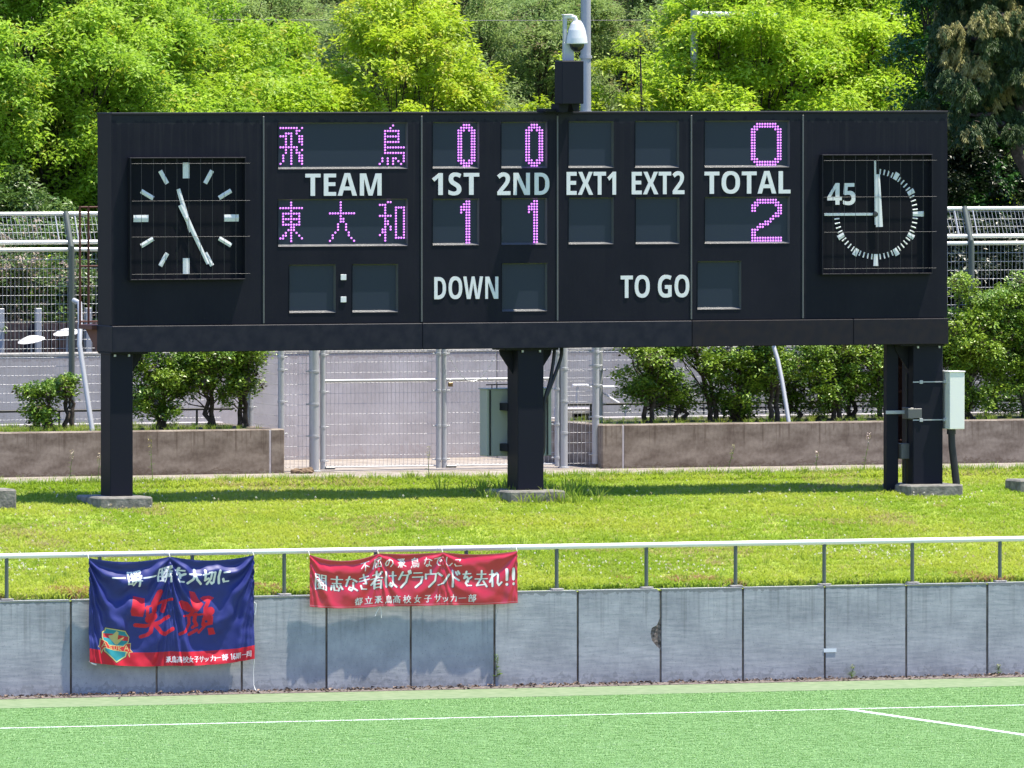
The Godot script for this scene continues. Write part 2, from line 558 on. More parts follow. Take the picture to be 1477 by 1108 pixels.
func clock_shell(board: Node3D, cx: float, cy: float, label: String) -> MeshInstance3D:
	var b := MB.new()
	var h := 0.67
	b.span(V(cx - h, cy - h, -0.02), V(cx + h, cy + h, 0.007), 0.0)
	var face := part("clock", b, M.void_black, board)
	face.set_meta("label", label)
	var f := MB.new()
	f.span(V(cx - h - 0.012, cy + h, 0.0), V(cx + h + 0.012, cy + h + 0.014, 0.075), 0.003)
	f.span(V(cx - h - 0.012, cy - h - 0.014, 0.0), V(cx + h + 0.012, cy - h, 0.075), 0.003)
	f.span(V(cx - h - 0.012, cy - h, 0.0), V(cx - h, cy + h, 0.075), 0.003)
	f.span(V(cx + h, cy - h, 0.0), V(cx + h + 0.012, cy + h, 0.075), 0.003)
	part("frame", f, M.black2, face)
	for i in 9:
		var w := MB.new()
		var x := cx + (i - 4) * 0.139
		w.rod([V(x, cy - h, 0.09), V(x, cy + h, 0.09)], 0.0022, -1.0, 6)
		part("guard_wire", w, M.guard, face)
	for y in [0.615, 0.2, -0.2, -0.615]:
		var w := MB.new()
		w.rod([V(cx - h, cy + y, 0.0955), V(cx + h + 0.05, cy + y, 0.0955)], 0.0028, -1.0, 6)
		part("guard_wire", w, M.guard, face)
	return face

func gable_bar(p: Vector3, ang: float, l: float, w: float, w2 := -1.0, hgt := 0.02) -> MB:
	# a bar with a ridge along it, lying in the face; ang clockwise from twelve; p its inner end
	if w2 < 0.0:
		w2 = w
	var b := MB.new()
	var u := V(sin(ang), cos(ang), 0)
	var s := V(cos(ang), -sin(ang), 0)
	var a0 := p - s * w * 0.5; var a1 := p + s * w * 0.5
	var e0 := p + u * l - s * w2 * 0.5; var e1 := p + u * l + s * w2 * 0.5
	var r0 := p + V(0, 0, hgt); var r1 := p + u * l + V(0, 0, hgt)
	b.quad(a0, e0, r1, r0, -s + V(0, 0, 1)); b.quad(a1, e1, r1, r0, s + V(0, 0, 1))
	b.tri(a0, a1, r0, -u); b.tri(e0, e1, r1, u)
	return b

func make_scoreboard() -> void:
	var t := thing("scoreboard", "long black electronic scoreboard on three steel posts with two clocks", "scoreboard")
	# body behind the face
	var b := MB.new()
	b.span(V(-4.885, 1.74, -0.50), V(5.19, 4.385, -0.07), 0.005)
	part("cabinet_body", b, M.black2, t)
	# display openings: x0, y0, x1, y1
	var panels := {
		"a": [-2.925, 3.768, -1.381, 4.288], "b": [-2.925, 2.902, -1.381, 3.432],
		"c": [-1.083, 3.768, -0.526, 4.29], "d": [-1.083, 2.906, -0.526, 3.428], "e": [-0.259, 3.768, 0.293, 4.29], "f": [-0.259, 2.906, 0.293, 3.43],
		"g": [0.552, 3.768, 1.098, 4.294], "h": [0.552, 2.906, 1.098, 3.432], "i": [1.36, 3.766, 1.893, 4.296], "j": [1.366, 2.903, 1.898, 3.43],
		"k": [2.205, 3.766, 3.246, 4.297], "l": [2.208, 2.902, 3.246, 3.432],
		"m": [-2.794, 2.160, -2.242, 2.700], "n": [-2.044, 2.160, -1.498, 2.700], "o": [-0.252, 2.155, 0.293, 2.698], "p": [2.118, 2.157, 2.652, 2.704]}
	var fm := StandardMaterial3D.new()
	fm.albedo_texture = wall_texture(Color(0.0070, 0.0075, 0.0140), Color(0.0108, 0.0110, 0.0180), Color(0.019, 0.019, 0.024), 191, 0.5, false)
	fm.roughness = 0.5
	fm.metallic_specular = 0.24
	# face sheets between the seams, cut round the openings by rows
	var seams := [-4.892, -3.098, -1.216, 0.418, 2.042, 3.408, 5.196]
	for k in 6:
		var f := MB.new()
		var xa: float = seams[k] + 0.003
		var xb: float = seams[k + 1] - 0.003
		var ys := [2.04, 4.375]
		var mine := []
		for key in panels:
			var q: Array = panels[key]
			if q[0] > xa and q[2] < xb:
				mine.append(q)
				ys.append(q[1]); ys.append(q[3])
		ys.sort()
		for j in ys.size() - 1:
			var lo: float = ys[j]
			var hi: float = ys[j + 1]
			if hi - lo < 0.0005:
				continue
			var xs := [xa, xb]
			for q in mine:
				if q[1] <= lo + 0.0001 and q[3] >= hi - 0.0001:
					xs.append(q[0]); xs.append(q[2])
			xs.sort()
			for i in range(0, xs.size(), 2):
				f.quad(V(xs[i], lo, 0), V(xs[i + 1], lo, 0), V(xs[i + 1], hi, 0), V(xs[i], hi, 0), V(0, 0, 1))
		f.quad(V(xa, 2.04, 0), V(xa, 4.375, 0), V(xa, 4.375, -0.07), V(xa, 2.04, -0.07), V(-1, 0, 0))
		f.quad(V(xb, 2.04, 0), V(xb, 4.375, 0), V(xb, 4.375, -0.07), V(xb, 2.04, -0.07), V(1, 0, 0))
		f.quad(V(xa, 4.375, 0), V(xb, 4.375, 0), V(xb, 4.375, -0.07), V(xa, 4.375, -0.07), V(0, 1, 0))
		for i in f.v.size():
			f.uv[i] = Vector2((f.v[i].x + 5.0) / 6.0, 1.0 - (f.v[i].y - 2.04) / 2.34)
		part("face_sheet", f, fm, t)
	for k in range(1, 6):
		var s := MB.new()
		s.span(V(seams[k] - 0.009, 2.045, -0.01), V(seams[k] + 0.009, 4.36, 0.012), 0.004)
		part("seam_strip", s, M.trim, t)
	b = MB.new()
	b.span(V(-4.893, 4.377, -0.505), V(5.197, 4.402, 0.012), 0.004)
	part("top_flashing", b, M.black2, t)
	var beam_x := [-4.895, -1.216, 2.042, 4.02, 5.198]
	for k in 4:
		b = MB.new()
		b.span(V(beam_x[k] + 0.002, 1.737, -0.505), V(beam_x[k + 1] - 0.002, 2.032, 0.03), 0.006)
		part("beam", b, M.beam if k < 2 else M.beam_rust, t)
	# displays and their lit characters
	var made := {}
	for key in panels:
		var q: Array = panels[key]
		made[key] = frame_panel(t, q[0], q[1], q[2], q[3])
	var fly := ["#######.#", "......##.", "..###.#..", "###.#..##", "..#.#..##", "..#.#..##", "..#.#...#", "#######..", "..#.#.#.#", "..#.#.##.", ".#..#..##", ".#..#..##", ".#..#..##", "#...#...#"]
	var bird := [".....#....", "....#.....", "..######..", "..#....#..", "..######..", "..#....#..", "..######..", "..#.......", "..########", "..#.......", "..########", ".........#", ".#.#.##..#", ".#.#.#.#.#", "#..#.#..#."]
	var east := ["....#....", "....#....", "#########", "....#....", ".#######.", ".#..#..#.", ".#######.", ".#..#..#.", ".#######.", "....##...", "...###...", "..#.#.#..", ".##.#..#.", "##..#...#", "....#...."]
	var big := ["....#.....", "....#.....", "....#.....", "....#.....", "##########", "....#.....", "....##....", "....##....", "...#..#...", "...#..#...", "...#..#...", "..#....#..", ".#.....#..", ".#......#.", "#........#"]
	var peace := ["...##.....", "###.......", "..#...####", "..#...#..#", "..#...#..#", "#####.#..#", "..#...#..#", "..##..#..#", "..##..#..#", "..#.#.#..#", ".##.#.#..#", ".##...#..#", "#.#...#..#", "..#...####", "..#......."]
	var zero := ["..###..", ".#####.", "###.###"]
	for k in 10:
		zero.append("##...##")
	zero.append_array(["###.###", ".#####.", "..###.."])
	var one := ["..##", ".###", "####", "####", "#.##"]
	for k in 11:
		one.append("..##")
	var zero_wide := ["..########..", ".##########.", "###......###"]
	for k in 10:
		zero_wide.append("##........##")
	zero_wide.append_array(["###......###", ".##########.", "..########.."])
	var two := ["..########..", ".##########.", "###......###", "##........##", "##........##", ".........###", "........###.", ".......##...", ".....###....", "...####.....", "..###.......", "###.........", "##..........", "##..........", "############", "############"]
	glyph_leds(made["a"], -2.884, 4.227, fly)
	glyph_leds(made["a"], -1.704, 4.252, bird)
	glyph_leds(made["b"], -2.886, 3.393, east)
	glyph_leds(made["b"], -2.297, 3.393, big)
	glyph_leds(made["b"], -1.702, 3.393, peace)
	glyph_leds(made["c"], -0.761, 4.255, zero)
	glyph_leds(made["e"], 0.055, 4.255, zero)
	glyph_leds(made["d"], -0.728, 3.395, one)
	glyph_leds(made["f"], 0.087, 3.395, one)
	glyph_leds(made["k"], 2.796, 4.258, zero_wide)
	glyph_leds(made["l"], 2.802, 3.395, two)
	# painted words
	for w in [["TEAM", -2.604, -1.696, 3.468, 3.721], ["1ST", -1.091, -0.526, 3.465, 3.722], ["2ND", -0.309, 0.318, 3.466, 3.721], ["EXT1", 0.527, 1.126, 3.464, 3.723], ["EXT2", 1.316, 1.957, 3.466, 3.726], ["TOTAL", 2.202, 3.254, 3.468, 3.724], ["DOWN", -1.066, -0.301, 2.299, 2.554], ["TO", 1.182, 1.535, 2.296, 2.553], ["GO", 1.635, 2.017, 2.296, 2.553]]:
		word(t, w[0], w[1], w[2], w[3], w[4])
	for y in [2.555, 2.306]:
		b = MB.new()
		b.box(V(-2.151, y, 0.006), V(0.066, 0.064, 0.012), 0.002)
		part("colon_dot", b, M.white, t)
	# clock of the day
	var c1 := clock_shell(t, -4.012, 3.221, "square clock with twelve white bars showing about five twenty-five past eleven")
	c1.set_meta("label", "square clock face with twelve white bar markers")
	var o1 := V(-4.015, 3.226, 0.009)
	for k in 12:
		var big_bar := k % 3 == 0
		var l := 0.175 if big_bar else 0.165
		var ang := TAU * k / 12.0
		var r0 := 0.445 if big_bar else 0.447
		part("marker", gable_bar(o1 + V(sin(ang), cos(ang), 0) * r0, ang, l, 0.078 if big_bar else 0.05, -1.0, 0.007), M.white, c1)
	part("hour_hand", gable_bar(o1 + V(0.055, -0.15, 0.012), -0.31, 0.50, 0.055, 0.046, 0.005), M.white, c1)
	part("minute_hand", gable_bar(o1 + V(-0.075, 0.15, 0.026), PI - 0.455, 0.735, 0.062, 0.036, 0.005), M.white, c1)
	b = MB.new()
	b.lathe(o1, [Vector2(0.022, 0.0), Vector2(0.02, 0.045), Vector2(0.0, 0.047)], 12, Basis(Vector3.RIGHT, PI / 2))
	part("hub", b, M.white, c1)
	# match clock: a 45-minute dial
	var c2 := clock_shell(t, 4.298, 3.224, "square match clock with a forty-five minute dial of white ticks")
	var o2 := V(4.306, 3.226, 0.009)
	for k in range(1, 45):
		var ang := TAU * k / 60.0
		var five := k % 5 == 0
		var quarter := k % 15 == 0
		var r0 := 0.455
		var l := 0.135 if quarter else (0.085 if five else 0.062)
		var w0 := 0.05 if five else 0.015
		part("tick", gable_bar(o2 + V(sin(ang), cos(ang), 0) * r0, ang, l, w0, (0.062 if quarter else 0.058) if five else 0.017, 0.004), M.white, c2)
	b = MB.new()
	b.box(o2 + V(-0.34, 0.0, 0.004), V(0.60, 0.03, 0.008), 0.002)
	part("forty_five_line", b, M.white, c2)
	part("dial_hand", gable_bar(o2 + V(0.03, -0.145, 0.03), -0.035, 0.60, 0.085, 0.05, 0.005), M.white, c2)
	part("zero_line", gable_bar(o2 + V(-0.012, -0.12, 0.022), -0.012, 0.735, 0.026, 0.024, 0.010), M.white, c2)
	b = MB.new()
	b.lathe(o2, [Vector2(0.045, 0.0), Vector2(0.04, 0.03), Vector2(0.0, 0.035)], 16, Basis(Vector3.RIGHT, PI / 2))
	part("hub", b, M.guard, c2)
	word(c2, "45", 3.703, 4.053, 3.331, 3.583, 0.012, 700, "dial_number")
	# posts with gusset plates, footings and cap plates
	for q in [[-4.885, -4.62, 0.0, 1.0], [-0.035, 0.276, 1.0, 1.0], [4.80, 5.165, 1.0, 0.0]]:
		b = MB.new()
		b.span(V(q[0], 0.135, -0.40), V(q[1], 1.735, -0.06), 0.006)
		var p := part("post", b, M.black, t)
		b = MB.new()
		b.span(V(q[0] - 0.16 * q[2] - 0.01, 1.715, -0.44), V(q[1] + 0.16 * q[3] + 0.01, 1.736, -0.03), 0.002)
		part("cap_plate", b, M.black2, p)
		if q[2] > 0.0:
			b = MB.new()
			b.prism([Vector2(q[0], 1.44), Vector2(q[0], 1.715), Vector2(q[0] - 0.16, 1.715), Vector2(q[0] - 0.15, 1.66)], -0.245, -0.225)
			part("gusset", b, M.black2, p)
		if q[3] > 0.0:
			b = MB.new()
			b.prism([Vector2(q[1], 1.44), Vector2(q[1], 1.715), Vector2(q[1] + 0.16, 1.715), Vector2(q[1] + 0.15, 1.66)], -0.245, -0.225)
			part("gusset", b, M.black2, p)
		for bx in [q[0] + 0.05, q[1] - 0.05]:
			b = MB.new()
			b.lathe(V(bx, 1.69, -0.045), [Vector2(0.014, 0.0), Vector2(0.014, 0.025)], 6)
			b.tri(V(bx - 0.014, 1.69, -0.045), V(bx + 0.014, 1.69, -0.045), V(bx, 1.69, -0.031), Vector3.DOWN)
			part("bolt", b, M.galv, p)
	var foots := [[-5.10, -4.475], [-0.235, 0.44], [4.645, 5.31]]
	for q in foots:
		b = MB.new()
		b.span(V(q[0], -0.25, -0.62), V(q[1], 0.136, 0.20), 0.018)
		part("footing", b, M.mossy, t)
	# rusty maintenance ladder and catwalk hanging on the back
	var cw := MB.new()
	cw.span(V(-4.95, 1.98, -0.98), V(-4.0, 2.03, -0.51), 0.003)
	var platform := part("catwalk", cw, M.rust, t)
	for x in [-4.94, -4.84, -4.5, -4.1]:
		b = MB.new()
		b.rod([V(x, 2.03, -0.95), V(x, 3.35, -0.95)], 0.0135, -1.0, 6)
		part("upright", b, M.rust, platform)
	for y in [2.68, 3.34, 2.06]:
		b = MB.new()
		b.rod([V(-4.95, y, -0.95), V(-4.05, y, -0.95)], 0.0125, -1.0, 6)
		part("cross_bar", b, M.rust, platform)
	b = MB.new()
	b.prism([Vector2(-0.95, 1.98), Vector2(-0.51, 1.98), Vector2(-0.51, 1.72)], 0.0, 0.02, Basis(Vector3.UP, -PI / 2), V(-4.86, 0, 0))
	part("bracket", b, M.rust, platform)
	# rusty access ladder by the end post
	var lad := MB.new()
	for x in [4.79, 4.925]:
		lad.span(V(x - 0.02, 0.50, -0.62), V(x + 0.02, 1.735, -0.57), 0.002)
	var lo := part("ladder", lad, M.rust, t)
	for k in 4:
		b = MB.new()
		b.rod([V(4.79, 0.62 + k * 0.28, -0.595), V(4.925, 0.62 + k * 0.28, -0.595)], 0.012, -1.0, 6)
		part("rung", b, M.rust, lo)
	b = MB.new()
	b.span(V(4.80, 0.52, -0.66), V(4.92, 1.70, -0.63), 0.002)
	part("ladder_guard", b, M.rust, lo)
	# black cable duct beside the end post
	b = MB.new()
	b.span(V(4.545, 0.02, -0.34), V(4.69, 1.735, -0.24), 0.004)
	var duct := part("cable_duct", b, M.black, t)
	b = MB.new()
	b.span(V(4.53, 0.935, -0.238), V(4.76, 0.975, -0.222), 0.002)
	part("clamp", b, M.galv, duct)
	b = MB.new()
	b.span(V(4.76, 0.88, -0.30), V(4.80, 1.01, -0.05), 0.003)
	b.span(V(4.73, 0.89, -0.06), V(4.90, 1.00, -0.045), 0.003)
	part("clamp_arm", b, M.trim, duct)
	b = MB.new()
	b.span(V(4.705, 0.42, -0.30), V(4.86, 0.60, -0.18), 0.006)
	var jb := part("switch_box", b, M.trim, t)
	b = MB.new()
	b.rod([V(4.79, 0.60, -0.24), V(4.79, 1.4, -0.24)], 0.008, -1.0, 6)
	b.rod([V(4.775, 0.0, -0.24), V(4.775, 0.42, -0.24)], 0.011, -1.0, 6)
	part("conduit", b, M.cable, jb)
	# two loose cables dropping from the beam to the middle post
	for q in [[0.46, 0.0], [0.545, 0.03]]:
		var pts := []
		var cp := [V(q[0], 1.76, -0.20), V(q[0] - 0.02, 1.62, -0.17), V(0.38 + q[1], 1.36, -0.13), V(0.315 + q[1] * 0.4, 1.18, -0.11), V(0.30, 1.0, -0.11 - q[1]), V(0.298, 0.62, -0.11 - q[1]), V(0.27, 0.52, -0.12 - q[1])]
		for i in cp.size() - 1:
			for s in 5:
				pts.append(cp[i].cubic_interpolate(cp[i + 1], cp[maxi(i - 1, 0)], cp[mini(i + 2, cp.size() - 1)], s / 5.0))
		pts.append(cp[-1])
		b = MB.new()
		b.rod(pts, 0.021, -1.0, 8)
		part("cable", b, M.cable, t)

func make_fittings() -> void:
	var b: MB
	# security camera on its black box
	var t := thing("security_camera", "white dome security camera on a black box above the scoreboard", "camera", V(0.49, 4.402, 0.0))
	b = MB.new()
	b.span(V(-0.145, 0.09, 0.10), V(0.115, 0.575, 0.34), 0.006)
	part("control_box", b, M.black, t)
	b = MB.new()
	b.prism([Vector2(-0.125, 0.0), Vector2(-0.03, 0.0), Vector2(-0.01, 0.09), Vector2(-0.13, 0.09)], -0.05, 0.20)
	part("foot", b, M.black2, t)
	b = MB.new()
	b.prism([Vector2(0.05, 0.0), Vector2(0.115, 0.0), Vector2(0.12, 0.09), Vector2(0.02, 0.09)], -0.05, 0.20)
	part("foot", b, M.black2, t)
	b = MB.new()
	b.span(V(-0.25, 0.0, -0.2), V(-0.10, 0.035, 0.1), 0.004)
	part("base_strip", b, M.black2, t)
	b = MB.new()
	b.span(V(-0.045, 0.575, 0.08), V(0.075, 0.78, 0.14), 0.004)
	b.span(V(-0.045, 0.78, 0.09), V(-0.005, 1.085, 0.13), 0.004)
	part("bracket_plate", b, M.galv, t)
	b = MB.new()
	b.rod([V(-0.035, 1.07, 0.11), V(0.03, 1.075, 0.12), V(0.085, 1.06, 0.14), V(0.10, 1.01, 0.15)], 0.027, -1.0, 10)
	b.span(V(-0.05, 1.085, 0.07), V(0.065, 1.098, 0.15), 0.003)
	part("arm", b, M.cream, t)
	var prof := [Vector2(0.0, 1.03), Vector2(0.045, 1.025), Vector2(0.07, 0.99), Vector2(0.098, 0.92), Vector2(0.116, 0.83), Vector2(0.122, 0.775), Vector2(0.118, 0.765), Vector2(0.085, 0.765)]
	var hs := MB.new().lathe(V(0.105, 0, 0.15), prof, 28)
	part("housing", hs, M.cream, t)
	var dm := MB.new()
	var dp := [Vector2(0.086, 0.766)]
	for k in range(1, 9):
		var a := PI / 2 * k / 8.0
		dp.append(Vector2(0.086 * cos(a), 0.766 - 0.092 * sin(a)))
	dm.lathe(V(0.105, 0, 0.15), dp, 24)
	part("dome", dm, M.glass, t)
	# grey-green cabinet strapped behind the middle post
	t = thing("equipment_cabinet", "pale green steel cabinet mounted behind the middle scoreboard post", "cabinet", V(0.19, 0.5, -0.62))
	b = MB.new()
	b.span(V(-0.385, 0.0, -0.24), V(0.395, 0.755, 0.0), 0.006)
	part("casing", b, M.cabinet, t)
	b = MB.new()
	b.span(V(-0.40, 0.755, -0.25), V(0.41, 0.768, 0.015), 0.003)
	part("lid", b, M.cabinet, t)
	b = MB.new()
	b.rod([V(-0.39, 0.81, -0.02), V(0.3, 0.82, -0.02)], 0.007, -1.0, 6)
	b.rod([V(-0.26, 0.765, -0.02), V(-0.26, 0.815, -0.02)], 0.006, -1.0, 6)
	b.rod([V(-0.32, 0.765, -0.02), V(-0.32, 0.815, -0.02)], 0.006, -1.0, 6)
	part("top_bar", b, M.black2, t)
	for x in [-0.352, 0.345]:
		b = MB.new()
		b.span(V(x - 0.009, 0.01, 0.0), V(x + 0.009, 0.75, 0.012), 0.002)
		part("door_seal", b, M.cable, t)
	for y in [0.06, 0.52]:
		b = MB.new()
		b.span(V(-0.235, y, 0.0), V(-0.22, y + 0.085, 0.25), 0.002)
		b.span(V(-0.22, y + 0.07, 0.0), V(0.1, y + 0.085, 0.25), 0.002)
		b.span(V(-0.22, y, 0.0), V(0.1, y + 0.012, 0.25), 0.002)
		part("mounting_bracket", b, M.black2, t)
	b = MB.new()
	b.rod([V(-0.13, 0.0, 0.03), V(-0.13, -0.42, 0.03)], 0.012, -1.0, 8)
	part("conduit", b, M.trim, t)
	# white junction box on the end post
	t = thing("junction_box", "tall white junction box strapped to the scoreboard's end post", "junction box", V(5.292, 0.763, -0.04))
	b = MB.new()
	b.span(V(-0.092, 0.0, -0.12), V(0.092, 0.65, 0.10), 0.005)
	part("casing", b, M.box_white, t)
	b = MB.new()
	b.span(V(-0.098, 0.65, -0.125), V(0.10, 0.664, 0.108), 0.003)
	part("lid", b, M.box_white, t)
	for y in [0.10, 0.535]:
		b = MB.new()
		b.span(V(-0.50, y, -0.018), V(-0.092, y + 0.012, -0.013), 0.0)
		b.span(V(-0.092 - 0.03, y - 0.01, -0.02), V(-0.092, y + 0.025, -0.005), 0.0)
		b.box(V(-0.40, y + 0.006, -0.008), V(0.04, 0.04, 0.008), 0.001)
		part("strap", b, M.galv, t)
	b = MB.new()
	b.rod([V(-0.03, 0.0, 0.0), V(-0.025, -0.2, 0.01), V(0.0, -0.42, 0.02), V(0.025, -0.66, 0.03)], 0.04, 0.044, 12)
	b.rod([V(-0.03, 0.002, 0.0), V(-0.03, -0.06, 0.0)], 0.052, -1.0, 12)
	part("flexible_conduit", b, M.cable, t)

# ------------------------------------------------------------------ gate, fences, planters
func wire_panel(b: MB, x0: float, x1: float, y0: float, y1: float, z: float, px := 0.05, py := 0.12, r := 0.0021, q := Basis.IDENTITY, o := Vector3.ZERO, rv := 1.0) -> void:
	var x := x0 + px * 0.5
	while x < x1:
		b.rod([o + q * V(x, y0, z), o + q * V(x, y1, z)], r * rv, -1.0, 4, false)
		x += px
	var y := y0 + 0.02
	while y < y1:
		b.rod([o + q * V(x0, y, z - r * 2.0), o + q * V(x1, y, z - r * 2.0)], r * 1.05, -1.0, 4, false)
		y += py

func pole(b: MB, x: float, y0: float, y1: float, z: float, r: float) -> void:
	b.rod([V(x, y0, z), V(x, y1, z)], r, -1.0, 12)

func clips(parent: Node3D, x: float, z: float, r: float, ys: Array, dirs: Array) -> void:
	for y in ys:
		var b := MB.new()
		b.lathe(V(x, y, z), [Vector2(r + 0.001, -0.014), Vector2(r + 0.006, -0.012), Vector2(r + 0.006, 0.012), Vector2(r + 0.001, 0.014)], 12)
		for d in dirs:
			b.box(V(x + d * (r + 0.022), y, z), V(0.04, 0.016, 0.02), 0.002)
		part("clip", b, M.galv, parent)

func make_gate() -> void:
	var z := -4.15
	var t := thing("mesh_gate", "double steel wire-mesh gate with round posts, chained shut", "gate", V(0, 0.205, 0))
	for q in [[-1.007, 0.058], [2.09, 0.05]]:
		var b := MB.new()
		pole(b, q[0], 0.0, 2.6, z, q[1])
		b.lathe(V(q[0], 0.0, z), [Vector2(q[1] + 0.02, 0.0), Vector2(q[1] + 0.018, 0.02), Vector2(q[1], 0.025)], 14)
		var p := part("post", b, M.galv, t)
		clips(p, q[0], z, q[1], [0.42, 0.79, 1.17], [-1.0])
	for q in [[-0.90, 0.53, 0.42], [0.60, 2.01, 0.40]]:
		var b := MB.new()
		for x in [q[0], q[1]]:
			pole(b, x, 0.03, 2.4, z, 0.03)
		var lf := part("leaf", b, M.galv, t)
		b = MB.new()
		b.rod([V(q[0], 1.055, z), V(q[1], 1.055, z)], 0.019, -1.0, 10)
		part("middle_rail", b, M.galv, lf)
		b = MB.new()
		b.rod([V(q[0], 0.055, z), V(q[1], 0.055, z)], 0.008, -1.0, 6)
		part("bottom_rail", b, M.galv, lf)
		b = MB.new()
		b.rod([V(q[0], 2.38, z), V(q[1], 2.38, z)], 0.03, -1.0, 10)
		part("top_rail", b, M.galv, lf)
		b = MB.new()
		wire_panel(b, q[0] + 0.03, q[1] - 0.03, 0.05, 2.36, z - 0.02)
		part("wire_mesh", b, M.wire, lf).set_meta("kind", "stuff")
		for x in [q[0], q[1]]:
			clips(lf, x, z, 0.03, [0.13, 0.52, 0.93, 1.36], [1.0 if x == q[0] else -1.0])
		b = MB.new()
		b.box(V(q[0] + 0.08, 0.045, z + 0.02), V(0.12, 0.03, 0.05), 0.006)
		part("drop_bolt", b, M.trim, lf)
	# side panels beside the gate, and the fence that returns along the planters
	t = thing("gate_side_panel", "narrow wire-mesh panel between thick gate post and left planter", "fence panel", V(0, 0.205, 0), "mesh panels beside the gate")
	var b := MB.new()
	pole(b, -1.405, 0.05, 2.6, z - 0.02, 0.036)
	var po := part("post", b, M.galv, t)
	clips(po, -1.405, z - 0.02, 0.036, [0.45, 0.82, 1.19, 1.34], [1.0])
	b = MB.new()
	wire_panel(b, -1.37, -1.06, 0.04, 2.5, z - 0.02)
	part("wire_mesh", b, M.wire, t).set_meta("kind", "stuff")
	t = thing("gate_side_panel", "narrow wire-mesh panel between gate and right planter, before a dark drain", "fence panel", V(0, 0.205, 0), "mesh panels beside the gate")
	b = MB.new()
	pole(b, 2.50, 0.05, 2.6, z - 0.02, 0.042)
	po = part("post", b, M.galv, t)
	clips(po, 2.50, z - 0.02, 0.042, [0.16, 0.60, 0.97, 1.2, 1.36], [-1.0, 1.0])
	b = MB.new()
	wire_panel(b, 2.15, 2.46, 0.04, 2.5, z - 0.02)
	part("wire_mesh", b, M.wire, t).set_meta("kind", "stuff")
	for s in [[-1.30, "left", -5.55], [2.95, "right", -5.2]]:
		t = thing("return_fence", "mesh fence running back from the gate along the %s planter's end" % ("shrub-filled left" if s[1] == "left" else "right"), "fence", V(s[0], 0.7, s[2]))
		b = MB.new()
		pole(b, 0.0, -0.1, 2.2, 0.0, 0.038)
		po = part("post", b, M.galv, t)
		clips(po, 0.0, 0.0, 0.038, [0.22, 0.62, 1.0], [1.0])
		b = MB.new()
		var dz: float = z - 0.06 - s[2]
		var dx: float = (-1.405 if s[1] == "left" else 2.50) - s[0]
		wire_panel(b, 0.04, absf(dz) - 0.04, 0.02, 2.1, 0.0, 0.05, 0.12, 0.0021, Basis(V(dx / absf(dz), 0, 1).normalized(), Vector3.UP, V(1, 0, 0)))
		part("wire_mesh", b, M.wire, t).set_meta("kind", "stuff")
	# chain and padlock
	b = MB.new()
	for k in 34:
		var u := k / 33.0
		var x := lerpf(0.62, 1.22, u)
		var y := 1.60 - 0.36 * (1.0 - pow(absf(u - 0.52) / 0.52, 2.0))
		b.box(V(x, y, z + 0.05), V(0.02, 0.009, 0.012) if k % 2 == 0 else V(0.02, 0.014, 0.006), 0.002, Basis(Vector3.BACK, (u - 0.52) * 2.2))
	tag(part("gate_chain", b, M.steel, self), "thin steel chain hanging in a loop on the mesh gate", "chain")
	t = thing("padlock", "small brass padlock hanging on the mesh gate's frame", "padlock", V(0.665, 1.205, z + 0.04))
	b = MB.new()
	b.box(V(0, 0.0, 0), V(0.055, 0.05, 0.025), 0.006)
	part("lock_body", b, mat(0.16, 0.10, 0.05, 0.4, 0.6), t)
	b = MB.new()
	b.rod([V(-0.017, 0.02, 0), V(-0.017, 0.045, 0), V(0, 0.058, 0), V(0.017, 0.045, 0), V(0.017, 0.02, 0)], 0.005, -1.0, 6)
	part("shackle", b, M.steel, t)
	# stones at the foot of the planter end
	for q in [[-1.34, 0.04, -3.86, 0.06, "brown stone right against the left planter's corner by the gate"], [-1.20, 0.045, -3.84, 0.075, "largest brown stone by the gate, a hand's width off the planter corner"], [-1.30, 0.03, -3.78, 0.04, "smallest stone lying on the path before two larger ones by the gate"]]:
		var st := stone_mesh(int(q[0] * 100.0), q[3])
		tag(part("stone", st, M.pebble, self, V(q[0], 0.205 + q[1] * 0.5, q[2])), q[4], "stone", "stones by the gate")

func stone_mesh(sd: int, r: float) -> MB:
	var b := MB.new()
	var nz := noise(sd, 0.9, 2)
	var f := func(a: float, e: float) -> Vector3:
		var d := V(cos(a) * cos(e), sin(e), sin(a) * cos(e))
		return d * r * (1.0 + 0.5 * nz.get_noise_3dv(d * 1.6)) * V(1.2, 0.7, 1.0)
	for i in 9:
		for j in 6:
			var a0 := TAU * i / 9.0; var a1 := TAU * (i + 1) / 9.0
			var e0 := -PI / 2 + PI * j / 6.0; var e1 := -PI / 2 + PI * (j + 1) / 6.0
			var m: Vector3 = f.call((a0 + a1) / 2, (e0 + e1) / 2)
			b.quad(f.call(a0, e0), f.call(a1, e0), f.call(a1, e1), f.call(a0, e1), m)
	return b

func print_uv(b: MB, w: float, h: float, off: float) -> void:
	# lay the streaked concrete along the wall: metres across, top edge at v = 0
	for i in b.v.size():
		var p := b.v[i]
		b.uv[i] = Vector2((p.x - p.z + off) / w, 1.0 - p.y / h) if absf(b.n[i].y) < 0.5 else Vector2((p.x + off) / w, 0.45 + p.z)

